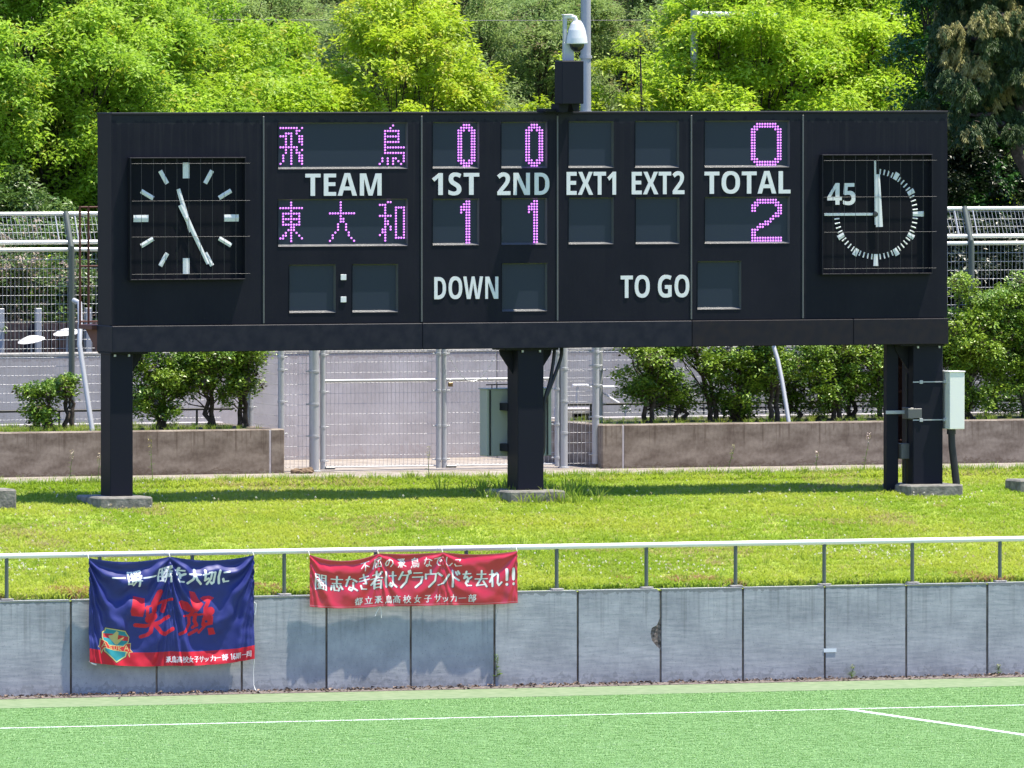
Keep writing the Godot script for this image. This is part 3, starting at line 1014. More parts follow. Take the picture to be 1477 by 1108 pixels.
func make_planters() -> void:
	var pm := StandardMaterial3D.new()
	pm.albedo_texture = wall_texture(Color(0.13, 0.10, 0.078), Color(0.285, 0.24, 0.195), Color(0.075, 0.05, 0.034), 151, 0.6)
	pm.roughness = 0.95
	var wm := StandardMaterial3D.new()
	wm.albedo_texture = wall_texture(Color(0.42, 0.385, 0.385), Color(0.54, 0.505, 0.51), Color(0.29, 0.25, 0.245), 171, 0.3)
	wm.roughness = 0.93
	for s in [[-14.0, -1.418, -1.60, "brown-stained concrete planter wall left of the mesh gate"], [2.51, 14.0, 2.78, "brown-stained concrete planter wall right of the mesh gate"]]:
		var t := thing("planter", s[3], "planter wall", V(0, 0.2, -4.0))
		var cuts: Array = [s[0], s[2], s[1]]
		for k in 2:
			var b := MB.new()
			b.span(V(cuts[k] + 0.004, -0.1, -0.16), V(cuts[k + 1] - 0.004, 0.518, 0.0), 0.014)
			print_uv(b, 5.0, 0.52, k * 2.3 + float(s[1]))
			part("wall_section", b, pm, t)
			# pale lime run-off in the joint
			if k == 0:
				var jt := MB.new()
				jt.span(V(s[2] - 0.012, -0.05, -0.05), V(s[2] + 0.012, 0.505, -0.002), 0.002)
				part("joint_filler", jt, M.bigwall, t)
		var e := MB.new()
		var ex: float = s[1] if s[0] < -10.0 else s[0]
		e.span(V(ex - (0.16 if s[0] < -10.0 else -0.002), -0.1, -2.15), V(ex + (-0.002 if s[0] < -10.0 else 0.16), 0.515, -0.164), 0.01)
		print_uv(e, 5.0, 0.52, 1.7)
		part("wall_section", e, pm, t)
		var bk := MB.new()
		bk.span(V(s[0], -0.1, -2.30), V(s[1], 0.53, -2.155), 0.008)
		part("back_kerb", bk, M.bigwall, t)
		var so := MB.new()
		so.span(V(s[0] + 0.17, -0.1, -2.154), V(s[1] - 0.17, 0.50, -0.165), 0.0)
		part("soil", so, M.soil, t)
	# low black pipe rail at the back of the planters
	for s in [[-9.0, -1.35, "left"], [2.75, 12.5, "right"]]:
		var t := thing("pipe_rail", "low black pipe rail behind the shrubs of the %s planter" % s[2], "rail", V(0, 0.70, -6.0))
		var b := MB.new()
		b.rod([V(s[0], 0.19, 0), V(s[1], 0.19, 0)], 0.016, -1.0, 8)
		part("pipe", b, M.cable, t)
		var x: float = s[0] + 0.4
		while x < s[1]:
			b = MB.new()
			b.rod([V(x, 0.0, 0), V(x, 0.18, 0)], 0.014, -1.0, 8)
			part("post", b, M.cable, t)
			x += 1.7
	# big pale wall across the yard
	var w := thing("boundary_wall", "long pale concrete wall with white-topped coping behind the gate", "wall", V(0, 0.2, -7.7))
	var xs := [-14.0, -9.0, -4.0, -0.6, 2.6, 5.6, 8.6, 14.0]
	for k in xs.size() - 1:
		var b := MB.new()
		b.span(V(xs[k] + 0.004, -0.2, -0.25), V(xs[k + 1] - 0.004, 1.27, 0.0), 0.006)
		print_uv(b, 6.0, 1.27, k * 1.9)
		part("wall_section", b, wm, w)
		b = MB.new()
		b.span(V(xs[k] + 0.002, 1.27, -0.29), V(xs[k + 1] - 0.002, 1.315, 0.004), 0.01)
		part("coping", b, M.concrete, w)
	# drain box beside the gate
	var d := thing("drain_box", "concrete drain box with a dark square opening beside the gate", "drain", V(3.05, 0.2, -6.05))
	var b2 := MB.new()
	b2.span(V(-0.20, 0.0, -0.4), V(-0.115, 0.64, 0.0), 0.006)
	b2.span(V(0.105, 0.0, -0.4), V(0.20, 0.64, 0.0), 0.006)
	b2.span(V(-0.115, 0.575, -0.4), V(0.105, 0.64, -0.002), 0.006)
	b2.span(V(-0.115, 0.0, -0.4), V(0.105, 0.44, -0.002), 0.006)
	part("casing", b2, M.bigwall, d)
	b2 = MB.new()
	b2.span(V(-0.115, 0.44, -0.39), V(0.105, 0.575, -0.30), 0.0)  # solid black block: the shade inside the hole, painted in
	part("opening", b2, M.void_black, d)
	# sloping handrail seen through the mesh
	var hr := thing("ramp_handrail", "white handrail sloping down behind the mesh gate's right post", "handrail", V(3.05, 0.2, -6.4))
	b2 = MB.new()
	b2.rod([V(0.02, 0.90, 0), V(0.20, 0.90, 0), V(0.32, 0.85, 0), V(0.75, 0.60, 0)], 0.02, -1.0, 8)
	part("rail", b2, M.cream, hr)
	for x in [0.08, 0.7]:
		b2 = MB.new()
		b2.rod([V(x, 0.0, 0), V(x, 0.90 if x < 0.3 else 0.63, 0)], 0.017, -1.0, 8)
		part("post", b2, M.galv, hr)
	b2 = MB.new()
	b2.box(V(0.42, 0.88, 0.05), V(0.2, 0.035, 0.12), 0.014)
	part("ledge", b2, M.white, hr)

func tall_fence(x0: float, x1: float, step: float, first: float, label: String) -> void:
	# mesh fence whose top leans away from the pitch
	var z := -6.5
	var t := thing("tall_fence", label, "fence", V(0, 0.2, z))
	var q := Basis(Vector3.RIGHT, -0.46)
	var bend := V(0, 2.60, 0)
	for y in [2.56, 2.645]:
		var b := MB.new()
		b.rod([V(x0, y, 0.0 if y < 2.6 else -0.02), V(x1, y, 0.0 if y < 2.6 else -0.02)], 0.0255, -1.0, 10)
		part("rail", b, M.rail, t)
	var b := MB.new()
	b.rod([bend + q * V(x0, 0.42, 0), bend + q * V(x1, 0.42, 0)], 0.0245, -1.0, 10)
	part("top_rail", b, M.rail, t)
	var x := first
	while x < x1:
		b = MB.new()
		b.rod([V(x, -0.2, 0.035), V(x, 2.6, 0.035)], 0.036, -1.0, 10)
		b.rod([V(x, 2.58, 0.035), bend + q * V(x, 0.43, 0.02)], 0.034, -1.0, 10)
		part("post", b, M.railpost, t)
		for dx in [-0.13, 0.11]:
			b = MB.new()
			b.rod([bend + q * V(x + dx, 0.06, 0.0), bend + q * V(x + dx, 0.41, 0.0)], 0.009, -1.0, 6)
			part("stay", b, M.wire, t)
		x += step
	b = MB.new()
	wire_panel(b, x0, x1, 0.06, 0.40, 0.0, 0.05, 0.1, 0.0026, q, bend)
	part("leaning_mesh", b, M.wire, t).set_meta("kind", "stuff")
	b = MB.new()
	wire_panel(b, x0, x1, 0.55, 2.54, 0.0, 0.05, 0.104, 0.0027, Basis.IDENTITY, Vector3.ZERO, 0.7)
	part("wire_mesh", b, M.wire, t).set_meta("kind", "stuff")

func make_fences() -> void:
	tall_fence(-9.2, -1.32, 2.0, -7.19, "tall wire-mesh fence with leaning top left of the scoreboard")
	tall_fence(2.98, 13.0, 1.95, 4.35, "tall wire-mesh fence with leaning top right of the scoreboard")
	# leaning steel stays in front
	var b := MB.new()
	b.rod([V(-3.64, 2.20, -5.05), V(-3.60, 2.17, -4.95), V(-3.66, 1.95, -4.75), V(-3.70, 1.70, -4.66), V(-3.66, 0.68, -4.3)], 0.03, -1.0, 10)
	tag(part("fence_stay", b, M.galv, self), "leaning galvanised pipe stay with bent top beside the left planter's bush", "fence stay", "leaning fence stays")
	b = MB.new()
	b.rod([V(4.93, 1.75, -4.75), V(4.975, 1.43, -4.6), V(4.986, 1.2, -4.5), V(4.99, 0.68, -4.28)], 0.026, -1.0, 10)
	tag(part("fence_stay", b, M.galv, self), "leaning galvanised pipe stay among the right planter's shrubs", "fence stay", "leaning fence stays")
	# thin upright bars behind the right-hand shrubs
	var t := thing("bar_fence", "dark upright-bar fence behind the right planter's shrubs", "fence", V(0, 0.72, -6.9))
	for y in [0.06, 1.0]:
		b = MB.new()
		b.span(V(4.9, y, -0.015), V(8.4, y + 0.03, 0.015), 0.002)
		part("rail", b, M.cable, t)
	var x := 4.95
	while x < 8.4:
		b = MB.new()
		b.span(V(x - 0.009, 0.0, -0.009), V(x + 0.009, 1.0, 0.009), 0.001)
		part("bar", b, M.trim, t)
		x += 0.115
	# concrete blocks half sunk in the lawn
	for q in [[-6.30, 0.26, 0.27, -0.1, "dark concrete block in the grass left of the scoreboard"], [6.33, 0.25, 0.20, -0.2, "small concrete block in the grass right of the scoreboard"]]:
		b = MB.new()
		b.span(V(q[0] - q[1], -0.2, q[3] - 0.2), V(q[0] + q[1], q[2] - 0.03, q[3] + 0.22), 0.02)
		tag(part("concrete_block", b, M.mossy, self), q[4], "concrete block")
	# poles behind
	var p := thing("lamp_pole", "plain grey steel pole rising behind the dome camera", "pole", V(6.18, -0.5, -14.0))
	b = MB.new()
	b.rod([V(0, 0, 0), V(0, 8.4, 0)], 0.082, 0.058, 14)
	part("shaft", b, M.galv, p)
	for y in [4.8, 5.5]:
		b = MB.new()
		b.lathe(V(0, y, 0), [Vector2(0.071, -0.02), Vector2(0.08, -0.02), Vector2(0.08, 0.02), Vector2(0.071, 0.02)], 14)
		part("band", b, M.galv, p)
	p = thing("utility_pole", "grey pole with a white horizontal pipe among the lime trees", "pole", V(8.93, -0.5, -17.2))
	b = MB.new()
	b.rod([V(0, 0, 0), V(0, 6.1, 0)], 0.05, -1.0, 12)
	part("shaft", b, M.galv, p)
	b = MB.new()
	b.rod([V(0.02, 6.04, 0), V(1.15, 6.04, 0)], 0.045, -1.0, 12)
	part("cross_pipe", b, M.rail, p)
	b = MB.new()
	var pts := []
	for k in 25:
		var u := k / 24.0
		pts.append(V(lerpf(-6, 20, u), 5.62 - 0.6 * u * (1.0 - u), -20.5))
	b.rod(pts, 0.0045, -1.0, 5, false)
	tag(part("overhead_wire", b, M.trim, self), "thin wire strung across in front of the trees", "wire")
	# small tilted sunshades and a dark slatted shed beyond the wall
	for q in [[-2.846, -9.0, 1.66, 0.17, 0.22, "white tilted parasol beyond the wall, the lower of two"], [-2.30, -9.3, 1.735, 0.17, 0.16, "white tilted parasol beyond the wall, the one beside the fence post"]]:
		var u := thing("parasol", q[5], "parasol", V(q[0], -0.5, q[1]), "white parasols")
		var top: float = q[2] + 0.5
		b = MB.new()
		b.rod([V(0, 0, 0), V(0, top - 0.02, 0)], 0.012, -1.0, 8)
		part("pole", b, M.galv, u)
		b = MB.new()
		var r: float = q[3]
		var tq := Basis(Vector3.BACK, q[4]) * Basis(Vector3.RIGHT, 0.12)
		for k in 10:
			var a0 := TAU * k / 10.0; var a1 := TAU * (k + 1) / 10.0
			for s in 3:
				var f0 := s / 3.0; var f1 := (s + 1) / 3.0
				var h0 := 0.055 * (1.0 - f0 * f0); var h1 := 0.055 * (1.0 - f1 * f1)
				var o := V(0, top - 0.03, 0)
				b.quad(o + tq * V(cos(a0) * r * f0, h0, sin(a0) * r * f0), o + tq * V(cos(a1) * r * f0, h0, sin(a1) * r * f0), o + tq * V(cos(a1) * r * f1, h1, sin(a1) * r * f1), o + tq * V(cos(a0) * r * f1, h1, sin(a0) * r * f1), Vector3.UP)
		part("canopy", b, M.umbrella, u)
	var sh := thing("slatted_shed", "dark brown slatted shed side with pale posts beyond the wall", "shed", V(0, -0.5, -9.6))
	var bx := -4.6
	while bx < -1.2:
		b = MB.new()
		b.span(V(bx, 0.0, -0.02), V(bx + 0.085, 2.32, 0.02), 0.003)
		part("board", b, M.brown, sh)
		bx += 0.1
	for px in [-3.05, -2.58, -1.95]:
		b = MB.new()
		b.span(V(px - 0.035, 0.0, 0.02), V(px + 0.035, 2.5, 0.09), 0.004)
		part("post", b, M.galv, sh)

# ------------------------------------------------------------------ plants
func leaf(b: MB, p: Vector3, d: Vector3, up: Vector3, l: float, w: float, fold := 0.25) -> void:
	# a pointed leaf folded along its midrib: four faces
	var s := d.cross(up).normalized()
	var nn := s.cross(d).normalized()
	var m := p + d * l * 0.45 - nn * l * 0.06
	var e := p + d * l - nn * l * 0.16
	var a := m + s * w * 0.5 + nn * w * fold
	var c2 := m - s * w * 0.5 + nn * w * fold
	b.tri(p, a, m, nn); b.tri(a, e, m, nn); b.tri(p, c2, m, nn); b.tri(c2, e, m, nn)

func sprig(sd: int, count: int, l: float, w: float, spread: float, droop: float) -> ArrayMesh:
	var r := RandomNumberGenerator.new()
	r.seed = sd
	var b := MB.new()
	b.use_col = true
	for k in count:
		var a := r.randf() * TAU
		var h := r.randf()
		var d := V(cos(a), r.randf_range(-droop, 0.55), sin(a)).normalized()
		var p := V(cos(a), 0, sin(a)) * spread * r.randf_range(0.1, 0.75) + V(0, (h - 0.5) * spread * 0.9, 0)
		var g := r.randf_range(0.75, 1.2)
		b.c = Color(g, g, g * r.randf_range(0.8, 1.1))
		leaf(b, p, d, V(r.randf_range(-0.5, 0.5), 1, r.randf_range(-0.5, 0.5)).normalized(), l * r.randf_range(0.7, 1.25), w * r.randf_range(0.8, 1.2))
	return b.mesh()

func spray(sd: int, count: int) -> ArrayMesh:
	# a hanging conifer spray: thin flat needles along a drooping stem
	var r := RandomNumberGenerator.new()
	r.seed = sd
	var b := MB.new()
	b.use_col = true
	for k in count:
		var u := r.randf()
		var stem := V((r.randf() - 0.5) * 0.05, -u * 0.13, u * u * 0.05)
		var a := r.randf() * TAU
		var d := V(cos(a) * 0.6, -0.75, sin(a) * 0.6).normalized()
		var g := r.randf_range(0.7, 1.25)
		b.c = Color(g, g, g)
		var l := r.randf_range(0.03, 0.065)
		var s := d.cross(V(r.randf() - 0.5, 0.2, r.randf() - 0.5)).normalized() * 0.007
		b.tri(stem - s, stem + s, stem + d * l, V(0, 0.3, 1))
	return b.mesh()

func rand_basis(r: RandomNumberGenerator, tilt := 0.5, s0 := 0.8, s1 := 1.25) -> Basis:
	var q := Basis(Vector3.UP, r.randf() * TAU) * Basis(Vector3.RIGHT, r.randf_range(-tilt, tilt)) * Basis(Vector3.BACK, r.randf_range(-tilt, tilt))
	return q.scaled(Vector3.ONE * r.randf_range(s0, s1))

# a plant with a branching trunk and a crown made of separate leafy clumps
func plant(called: String, label: String, category: String, group: String, o: Dictionary) -> Node3D:
	var r := RandomNumberGenerator.new()
	r.seed = o.seed
	var base: Vector3 = o.base
	var t := thing(called, label, category, base, group)
	var clumps: Array = o.get("clumps", [])
	if clumps.is_empty():
		var cc: Vector3 = o.centre
		var rr: Vector3 = o.radius
		for k in int(o.count):
			var d := V(r.randfn(), r.randfn(), r.randfn()).normalized() * pow(r.randf(), 0.45)
			if o.get("dome", false):
				# clumps mostly on the outside of a dome, so that each carries its leaves into the light
				d = V(r.randfn(), absf(r.randfn()), r.randfn()).normalized() * (r.randf_range(0.86, 1.04) if r.randf() < 0.8 else r.randf_range(0.5, 0.85))
				if d.z < -0.25:
					d.z *= -1.0
				# the crown reaches out along one bearing
				d = V(d.x - d.z * rr.z / rr.x * 0.38, d.y, d.z)
			clumps.append([cc + d * rr, r.randf_range(o.cr[0], o.cr[1])])
	var xf := []
	var cols := []
	var wood := MB.new()
	var tr: float = o.get("trunk", 0.1)
	var top: Vector3 = (o.centre if o.has("centre") else clumps[0][0]) - base
	top.y = maxf(top.y, 0.3)
	var stems: Array = o.get("stems", [Vector3.ZERO])
	for sx in stems:
		var pts := []
		for k in 9:
			var u := k / 8.0
			pts.append(sx * (1.0 - u * 0.4) + V(top.x * u * u, top.y * u, top.z * u * u) + V(r.randfn(), 0, r.randfn()) * tr * 0.5 * (1.0 if k > 0 else 0.0))
		wood.rod(pts, tr, tr * 0.35, 8)
	var lo: Color = o.lo
	var hi: Color = o.hi
	var third: Color = o.get("third", lo.lerp(hi, 0.5))
	for q in clumps:
		var c: Vector3 = q[0]
		var cr: float = q[1]
		var loc := c - base
		var root: Vector3 = V(top.x * 0.2, clampf(loc.y * r.randf_range(0.35, 0.7), 0.1, top.y * 0.95), top.z * 0.2) + stems[r.randi() % stems.size()] * 0.6
		var mid: Vector3 = root.lerp(loc, 0.55) + V(r.randfn(), r.randf_range(-1.0, 0.4), r.randfn()) * cr * 0.25
		if not o.get("limbs", true):
			root = loc.lerp(V(top.x, loc.y, top.z), 0.6); mid = root.lerp(loc, 0.5)
		wood.rod([root, root.lerp(mid, 0.5) + V(r.randfn(), 0, r.randfn()) * cr * 0.08, mid, mid.lerp(loc, 0.6) + V(0, cr * 0.1, 0), loc], tr * 0.30, tr * 0.06, 5, false)
		for k in 3:
			var e := loc + V(r.randfn(), r.randf_range(-0.2, 0.8), r.randfn()) * cr * 0.6
			wood.rod([mid.lerp(loc, 0.4 + 0.2 * k), e], tr * 0.09, tr * 0.03, 4, false)
		var tint := r.randf()
		var n := int(o.density * cr * cr)
		var flat: float = o.get("flat", 0.62)
		for k in n:
			var d := V(r.randfn(), r.randfn(), r.randfn()).normalized()
			if d.y < -0.25 and r.randf() < 0.6:
				d.y = -d.y
			var rad := cr * (r.randf_range(0.72, 1.06) if r.randf() < 0.75 else r.randf_range(0.2, 0.8))
			# ragged outline: lobes on the clump
			rad *= 1.0 + 0.28 * sin(d.x * 5.0 + cr * 40.0) * cos(d.z * 4.0 + cr * 23.0)
			var p := loc + V(d.x, d.y * flat, d.z) * rad
			xf.append(Transform3D(rand_basis(r, o.get("tilt", 0.55), o.get("s0", 0.8), o.get("s1", 1.25)), p))
			var cl := lo.lerp(hi, clampf(tint * 0.7 + r.randf() * 0.45 - 0.08, 0.0, 1.0))
			if r.randf() < (q[2] if q.size() > 2 else o.get("mix", 0.1)):
				cl = third
			var g := r.randf_range(0.85, 1.15)
			cols.append(Color(cl.r * g, cl.g * g, cl.b * g))
	part("trunk", wood, M.bark, t)
	var cm := copies("crown", o.mesh, o.mat, xf, cols, t)
	cm.set_meta("kind", "stuff")
	return t

func make_trees() -> void:
	var broad := sprig(101, 20, 0.064, 0.036, 0.14, 0.6)
	var small := sprig(102, 16, 0.045, 0.028, 0.085, 0.4)
	var fine := sprig(103, 18, 0.07, 0.02, 0.13, 0.5)
	var con := spray(104, 90)
	var U := -0.5
	var lime_lo := Color(0.34, 0.53, 0.036)
	var lime_hi := Color(0.48, 0.64, 0.042)
	var gold := Color(0.50, 0.52, 0.05)
	var mid_lo := Color(0.27, 0.46, 0.042)
	var mid_hi := Color(0.43, 0.61, 0.052)
	# the conifer's boughs: place (x, y), size, share of brown spray
	var con_clumps := []
	var cr := RandomNumberGenerator.new()
	cr.seed = 909
	for q in [[1378, 40, 0.8], [1400, 28, 0.7], [1386, 75, 0.7], [1406, 95, 0.8], [1426, 88, 1.0], [1396, 112, 0.6], [1440, 125, 0.9], [1456, 118, 0.8], [1430, 142, 0.8], [1470, 14, 0.6], [1452, 26, 0.6], [1384, 196, 0.3], [1376, 130, 0.1], [1400, 150, 0.1], [1380, 168, 0.15], [1430, 175, 0.0], [1460, 168, 0.0], [1442, 60, 0.1], [1466, 72, 0.0], [1366, 112, 0.1], [1384, 182, 0.1], [1410, 182, 0.0], [1445, 190, 0.0], [1475, 180, 0.0], [1420, 20, 0.2], [1415, 60, 0.1], [1468, 110, 0.1], [1490, 60, 0.2], [1490, 130, 0.3], [1510, 100, 0.1], [1400, -30, 0.5], [1450, -30, 0.4], [1490, -20, 0.4], [1470, 150, 0.1], [1450, 90, 0.0], [1420, 120, 0.0]]:
		con_clumps.append([V(10.458 + (q[0] - 1430.0) / 104.0, 4.846 - (q[1] - 100.0) / 119.0, -11.0 + cr.randf_range(-0.5, 0.35) + 0.2 * q[2]), cr.randf_range(0.12, 0.2), q[2]])
	for k in 40:
		con_clumps.append([V(cr.randf_range(9.95, 11.9), cr.randf_range(4.2, 6.6), cr.randf_range(-12.2, -11.3)), cr.randf_range(0.2, 0.32), 0.05])
	var g1 := "fresh green trees behind the scoreboard"
	plant("broadleaf_tree", "large mid-green tree filling the space left of the scoreboard above the fence", "tree", g1, {"seed": 1, "dome": true, "base": V(0.2, U, -17.0), "centre": V(0.3, 2.0, -18.0), "radius": V(2.3, 5.2, 5.4), "count": 240, "cr": [0.32, 0.62], "density": 330, "lo": mid_lo, "hi": mid_hi, "third": gold, "mix": 0.03, "mesh": broad, "mat": M.leaf, "trunk": 0.13})
	plant("broadleaf_tree", "green tree with bare dark branches behind the clock with twelve bars", "tree", g1, {"seed": 2, "dome": true, "base": V(2.5, U, -19.0), "centre": V(2.5, 2.2, -19.0), "radius": V(1.6, 3.35, 4.0), "count": 110, "cr": [0.3, 0.58], "density": 330, "lo": mid_lo, "hi": lime_hi, "third": gold, "mix": 0.05, "mesh": broad, "mat": M.leaf, "trunk": 0.12})
	plant("broadleaf_tree", "rounded lime-green tree low behind the board's team column", "tree", g1, {"seed": 3, "dome": true, "base": V(4.3, U, -20.0), "centre": V(4.3, 2.3, -20.0), "radius": V(1.0, 2.85, 3.2), "count": 62, "cr": [0.3, 0.5], "density": 330, "lo": lime_lo, "hi": lime_hi, "third": gold, "mix": 0.06, "mesh": broad, "mat": M.leaf, "trunk": 0.08})
	plant("broadleaf_tree", "yellowest tree, lime-gold leaves on thin dark stems, left of the dome camera", "tree", g1, {"seed": 4, "dome": true, "base": V(6.3, U, -21.0), "centre": V(6.35, 2.8, -21.0), "radius": V(1.2, 3.4, 3.0), "count": 64, "cr": [0.26, 0.48], "density": 330, "lo": Color(0.40, 0.56, 0.035), "hi": Color(0.51, 0.64, 0.042), "third": gold, "mix": 0.12, "mesh": broad, "mat": M.leaf, "trunk": 0.065, "stems": [V(0, 0, 0), V(0.35, 0, 0.1), V(-0.35, 0, 0)]})
	plant("young_tree", "thin young tree with a few lime tufts right beside the dome camera", "tree", g1, {"seed": 5, "base": V(7.8, U, -16.0), "trunk": 0.03, "centre": V(7.7, 5.0, -16.0), "clumps": [[V(7.45, 5.12, -16), 0.14], [V(7.34, 4.85, -16), 0.2], [V(7.15, 4.88, -16), 0.14], [V(7.12, 4.50, -16), 0.16], [V(7.58, 4.40, -16), 0.2], [V(7.80, 4.38, -16.1), 0.16], [V(7.05, 4.33, -16), 0.18], [V(6.65, 4.95, -16), 0.13], [V(6.3, 4.36, -16), 0.16], [V(6.1, 4.30, -16), 0.14], [V(7.66, 5.2, -16), 0.1]], "density": 330, "lo": Color(0.34, 0.44, 0.016), "hi": Color(0.48, 0.64, 0.042), "mesh": broad, "mat": M.leaf})
	plant("broadleaf_tree", "wide lime-green tree behind the board's extra-time and total columns", "tree", g1, {"seed": 6, "dome": true, "base": V(10.7, U, -19.5), "centre": V(10.7, 2.4, -19.5), "radius": V(1.6, 4.0, 4.2), "count": 140, "cr": [0.3, 0.56], "density": 330, "lo": lime_lo, "hi": lime_hi, "third": gold, "mix": 0.06, "mesh": broad, "mat": M.leaf, "trunk": 0.12})
	plant("broadleaf_tree", "bright lime tree behind the match clock, beside the dark evergreen", "tree", g1, {"seed": 7, "dome": true, "base": V(13.0, U, -21.0), "centre": V(13.0, 2.4, -21.0), "radius": V(1.5, 4.4, 4.0), "count": 120, "cr": [0.3, 0.56], "density": 330, "lo": lime_lo, "hi": lime_hi, "third": gold, "mix": 0.04, "mesh": broad, "mat": M.leaf, "trunk": 0.12})
	plant("evergreen_tree", "dark green evergreen tree between the lime trees and the conifer", "tree", "", {"seed": 8, "base": V(11.4, U, -14.0), "dome": true, "centre": V(11.2, 2.6, -14.0), "radius": V(0.75, 4.2, 0.9), "count": 46, "cr": [0.26, 0.46], "density": 330, "lo": Color(0.03, 0.11, 0.02), "hi": Color(0.07, 0.19, 0.03), "mesh": broad, "mat": M.hedge, "trunk": 0.12})
	plant("conifer", "dark conifer with hanging olive-brown sprays right of the scoreboard", "tree", "", {"seed": 9, "base": V(11.2, U, -11.2), "centre": V(10.9, 5.2, -11.2), "clumps": con_clumps, "density": 2600, "flat": 0.9, "tilt": 0.3, "lo": Color(0.022, 0.06, 0.012), "hi": Color(0.07, 0.12, 0.024), "third": Color(0.33, 0.31, 0.10), "limbs": false, "mix": 0.10, "mesh": con, "mat": M.needle, "trunk": 0.16, "s0": 0.8, "s1": 1.2})
	# darker wood behind
	var wood_g := "dark woodland trees on the slope behind"
	var wl := ["dull green woodland tree behind the large mid-green tree", "dull green woodland tree behind the clock with twelve bars", "dull green woodland tree behind the yellowest tree", "grey-green woodland tree seen left of the dome camera", "grey-green woodland tree seen behind the grey steel pole", "grey-green woodland tree seen left of the white pipe", "dull green woodland tree behind the wide lime tree", "dull green woodland tree behind the match clock's lime tree", "dull green woodland tree behind the dark conifer"]
	var wx := [1.6, 4.0, 6.2, 8.9, 10.4, 12.0, 13.8, 15.8, 18.0]
	for k in wx.size():
		var z := -26.0 - 2.2 * (k % 3)
		var x: float = wx[k] + (z + 26.0) * -0.35 - 0.6
		plant("woodland_tree", wl[k], "tree", wood_g, {"seed": 20 + k, "base": V(x, U, z), "dome": true, "centre": V(x, 2.2, z), "radius": V(1.7, 4.9 + 0.5 * (k % 2), 3.6), "count": 90, "cr": [0.3, 0.6], "density": 340, "lo": Color(0.24, 0.36, 0.12), "hi": Color(0.37, 0.49, 0.16), "third": Color(0.27, 0.23, 0.13), "mix": 0.05, "mesh": fine, "mat": M.leaf, "trunk": 0.16, "stems": [V(0, 0, 0), V(0.7, 0, 0.3), V(-0.6, 0, 0.2)]})
	# far wood on the hillside, one mass
	var r := RandomNumberGenerator.new()
	r.seed = 77
	var xf := []
	var cols := []
	for k in 26000:
		var z := r.randf_range(-52, -33)
		var x := r.randf_range(2, 24) + (-z - 33.0) * 0.33
		var yh := -0.5 + maxf(0.0, -z - 30.0) * 0.55
		var y := yh + r.randf() * r.randf() * 6.0 + 0.2
		var cell := noise_cell(x * 0.8, y * 0.8)
		xf.append(Transform3D(rand_basis(r, 0.6, 1.6, 2.8), V(x, y, z)))
		var cl := Color(0.12, 0.18, 0.07).lerp(Color(0.29, 0.37, 0.14), clampf(cell * 0.8 + r.randf() * 0.4, 0, 1))
		cols.append(cl)
	var far := copies("far_wood", fine, M.leaf, xf, cols, self)
	tag(far, "far woodland mass on the slope behind all the trees", "woodland", "", "stuff")
	# bushes behind the tall fence
	var bl := [[-3.6, -10.0, 2.2, "bush with pale blossom behind the fence, at the photograph-side end", 1], [-2.5, -10.4, 2.3, "bush with pale blossom behind the fence's upright post", 1], [-1.4, -11.0, 2.2, "dark bush behind the fence beside the scoreboard's rusty catwalk", 0], [-2.0, -12.8, 2.9, "dark tall bush under the large mid-green tree", 0], [9.2, -10.2, 1.9, "shade-coloured bush behind the right-hand fence near the scoreboard", 2], [10.2, -10.6, 2.0, "shade-coloured bush in the conifer's shade behind the right-hand fence", 2], [11.2, -11.0, 2.1, "shade-coloured bush at the far end behind the right-hand fence", 2], [10.4, -13.2, 3.2, "tall shade-coloured shrub deep under the conifer", 2], [11.8, -13.6, 3.4, "tall shade-coloured shrub under the dark evergreen", 2]]
	bl[0][3] = "bush with pale blossom behind the left fence, farther from the scoreboard"
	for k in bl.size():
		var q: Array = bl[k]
		var dark: bool = q[4] == 2  # near-black leaf colours: the deep shade under the conifer is painted into these bushes
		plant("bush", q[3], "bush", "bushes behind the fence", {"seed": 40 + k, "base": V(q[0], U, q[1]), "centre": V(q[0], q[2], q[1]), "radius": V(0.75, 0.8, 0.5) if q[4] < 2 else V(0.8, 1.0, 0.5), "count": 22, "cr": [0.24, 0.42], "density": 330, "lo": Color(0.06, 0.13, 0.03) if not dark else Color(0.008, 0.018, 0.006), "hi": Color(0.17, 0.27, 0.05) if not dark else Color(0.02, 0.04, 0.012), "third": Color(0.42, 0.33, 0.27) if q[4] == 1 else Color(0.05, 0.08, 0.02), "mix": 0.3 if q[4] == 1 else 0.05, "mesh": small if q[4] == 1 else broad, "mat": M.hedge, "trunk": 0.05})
	# shrubs in the planters
	var sg := "shrubs in the planters"
	var h_lo := Color(0.09, 0.20, 0.022)
	var h_hi := Color(0.32, 0.45, 0.045)
	var dead := Color(0.09, 0.075, 0.04)
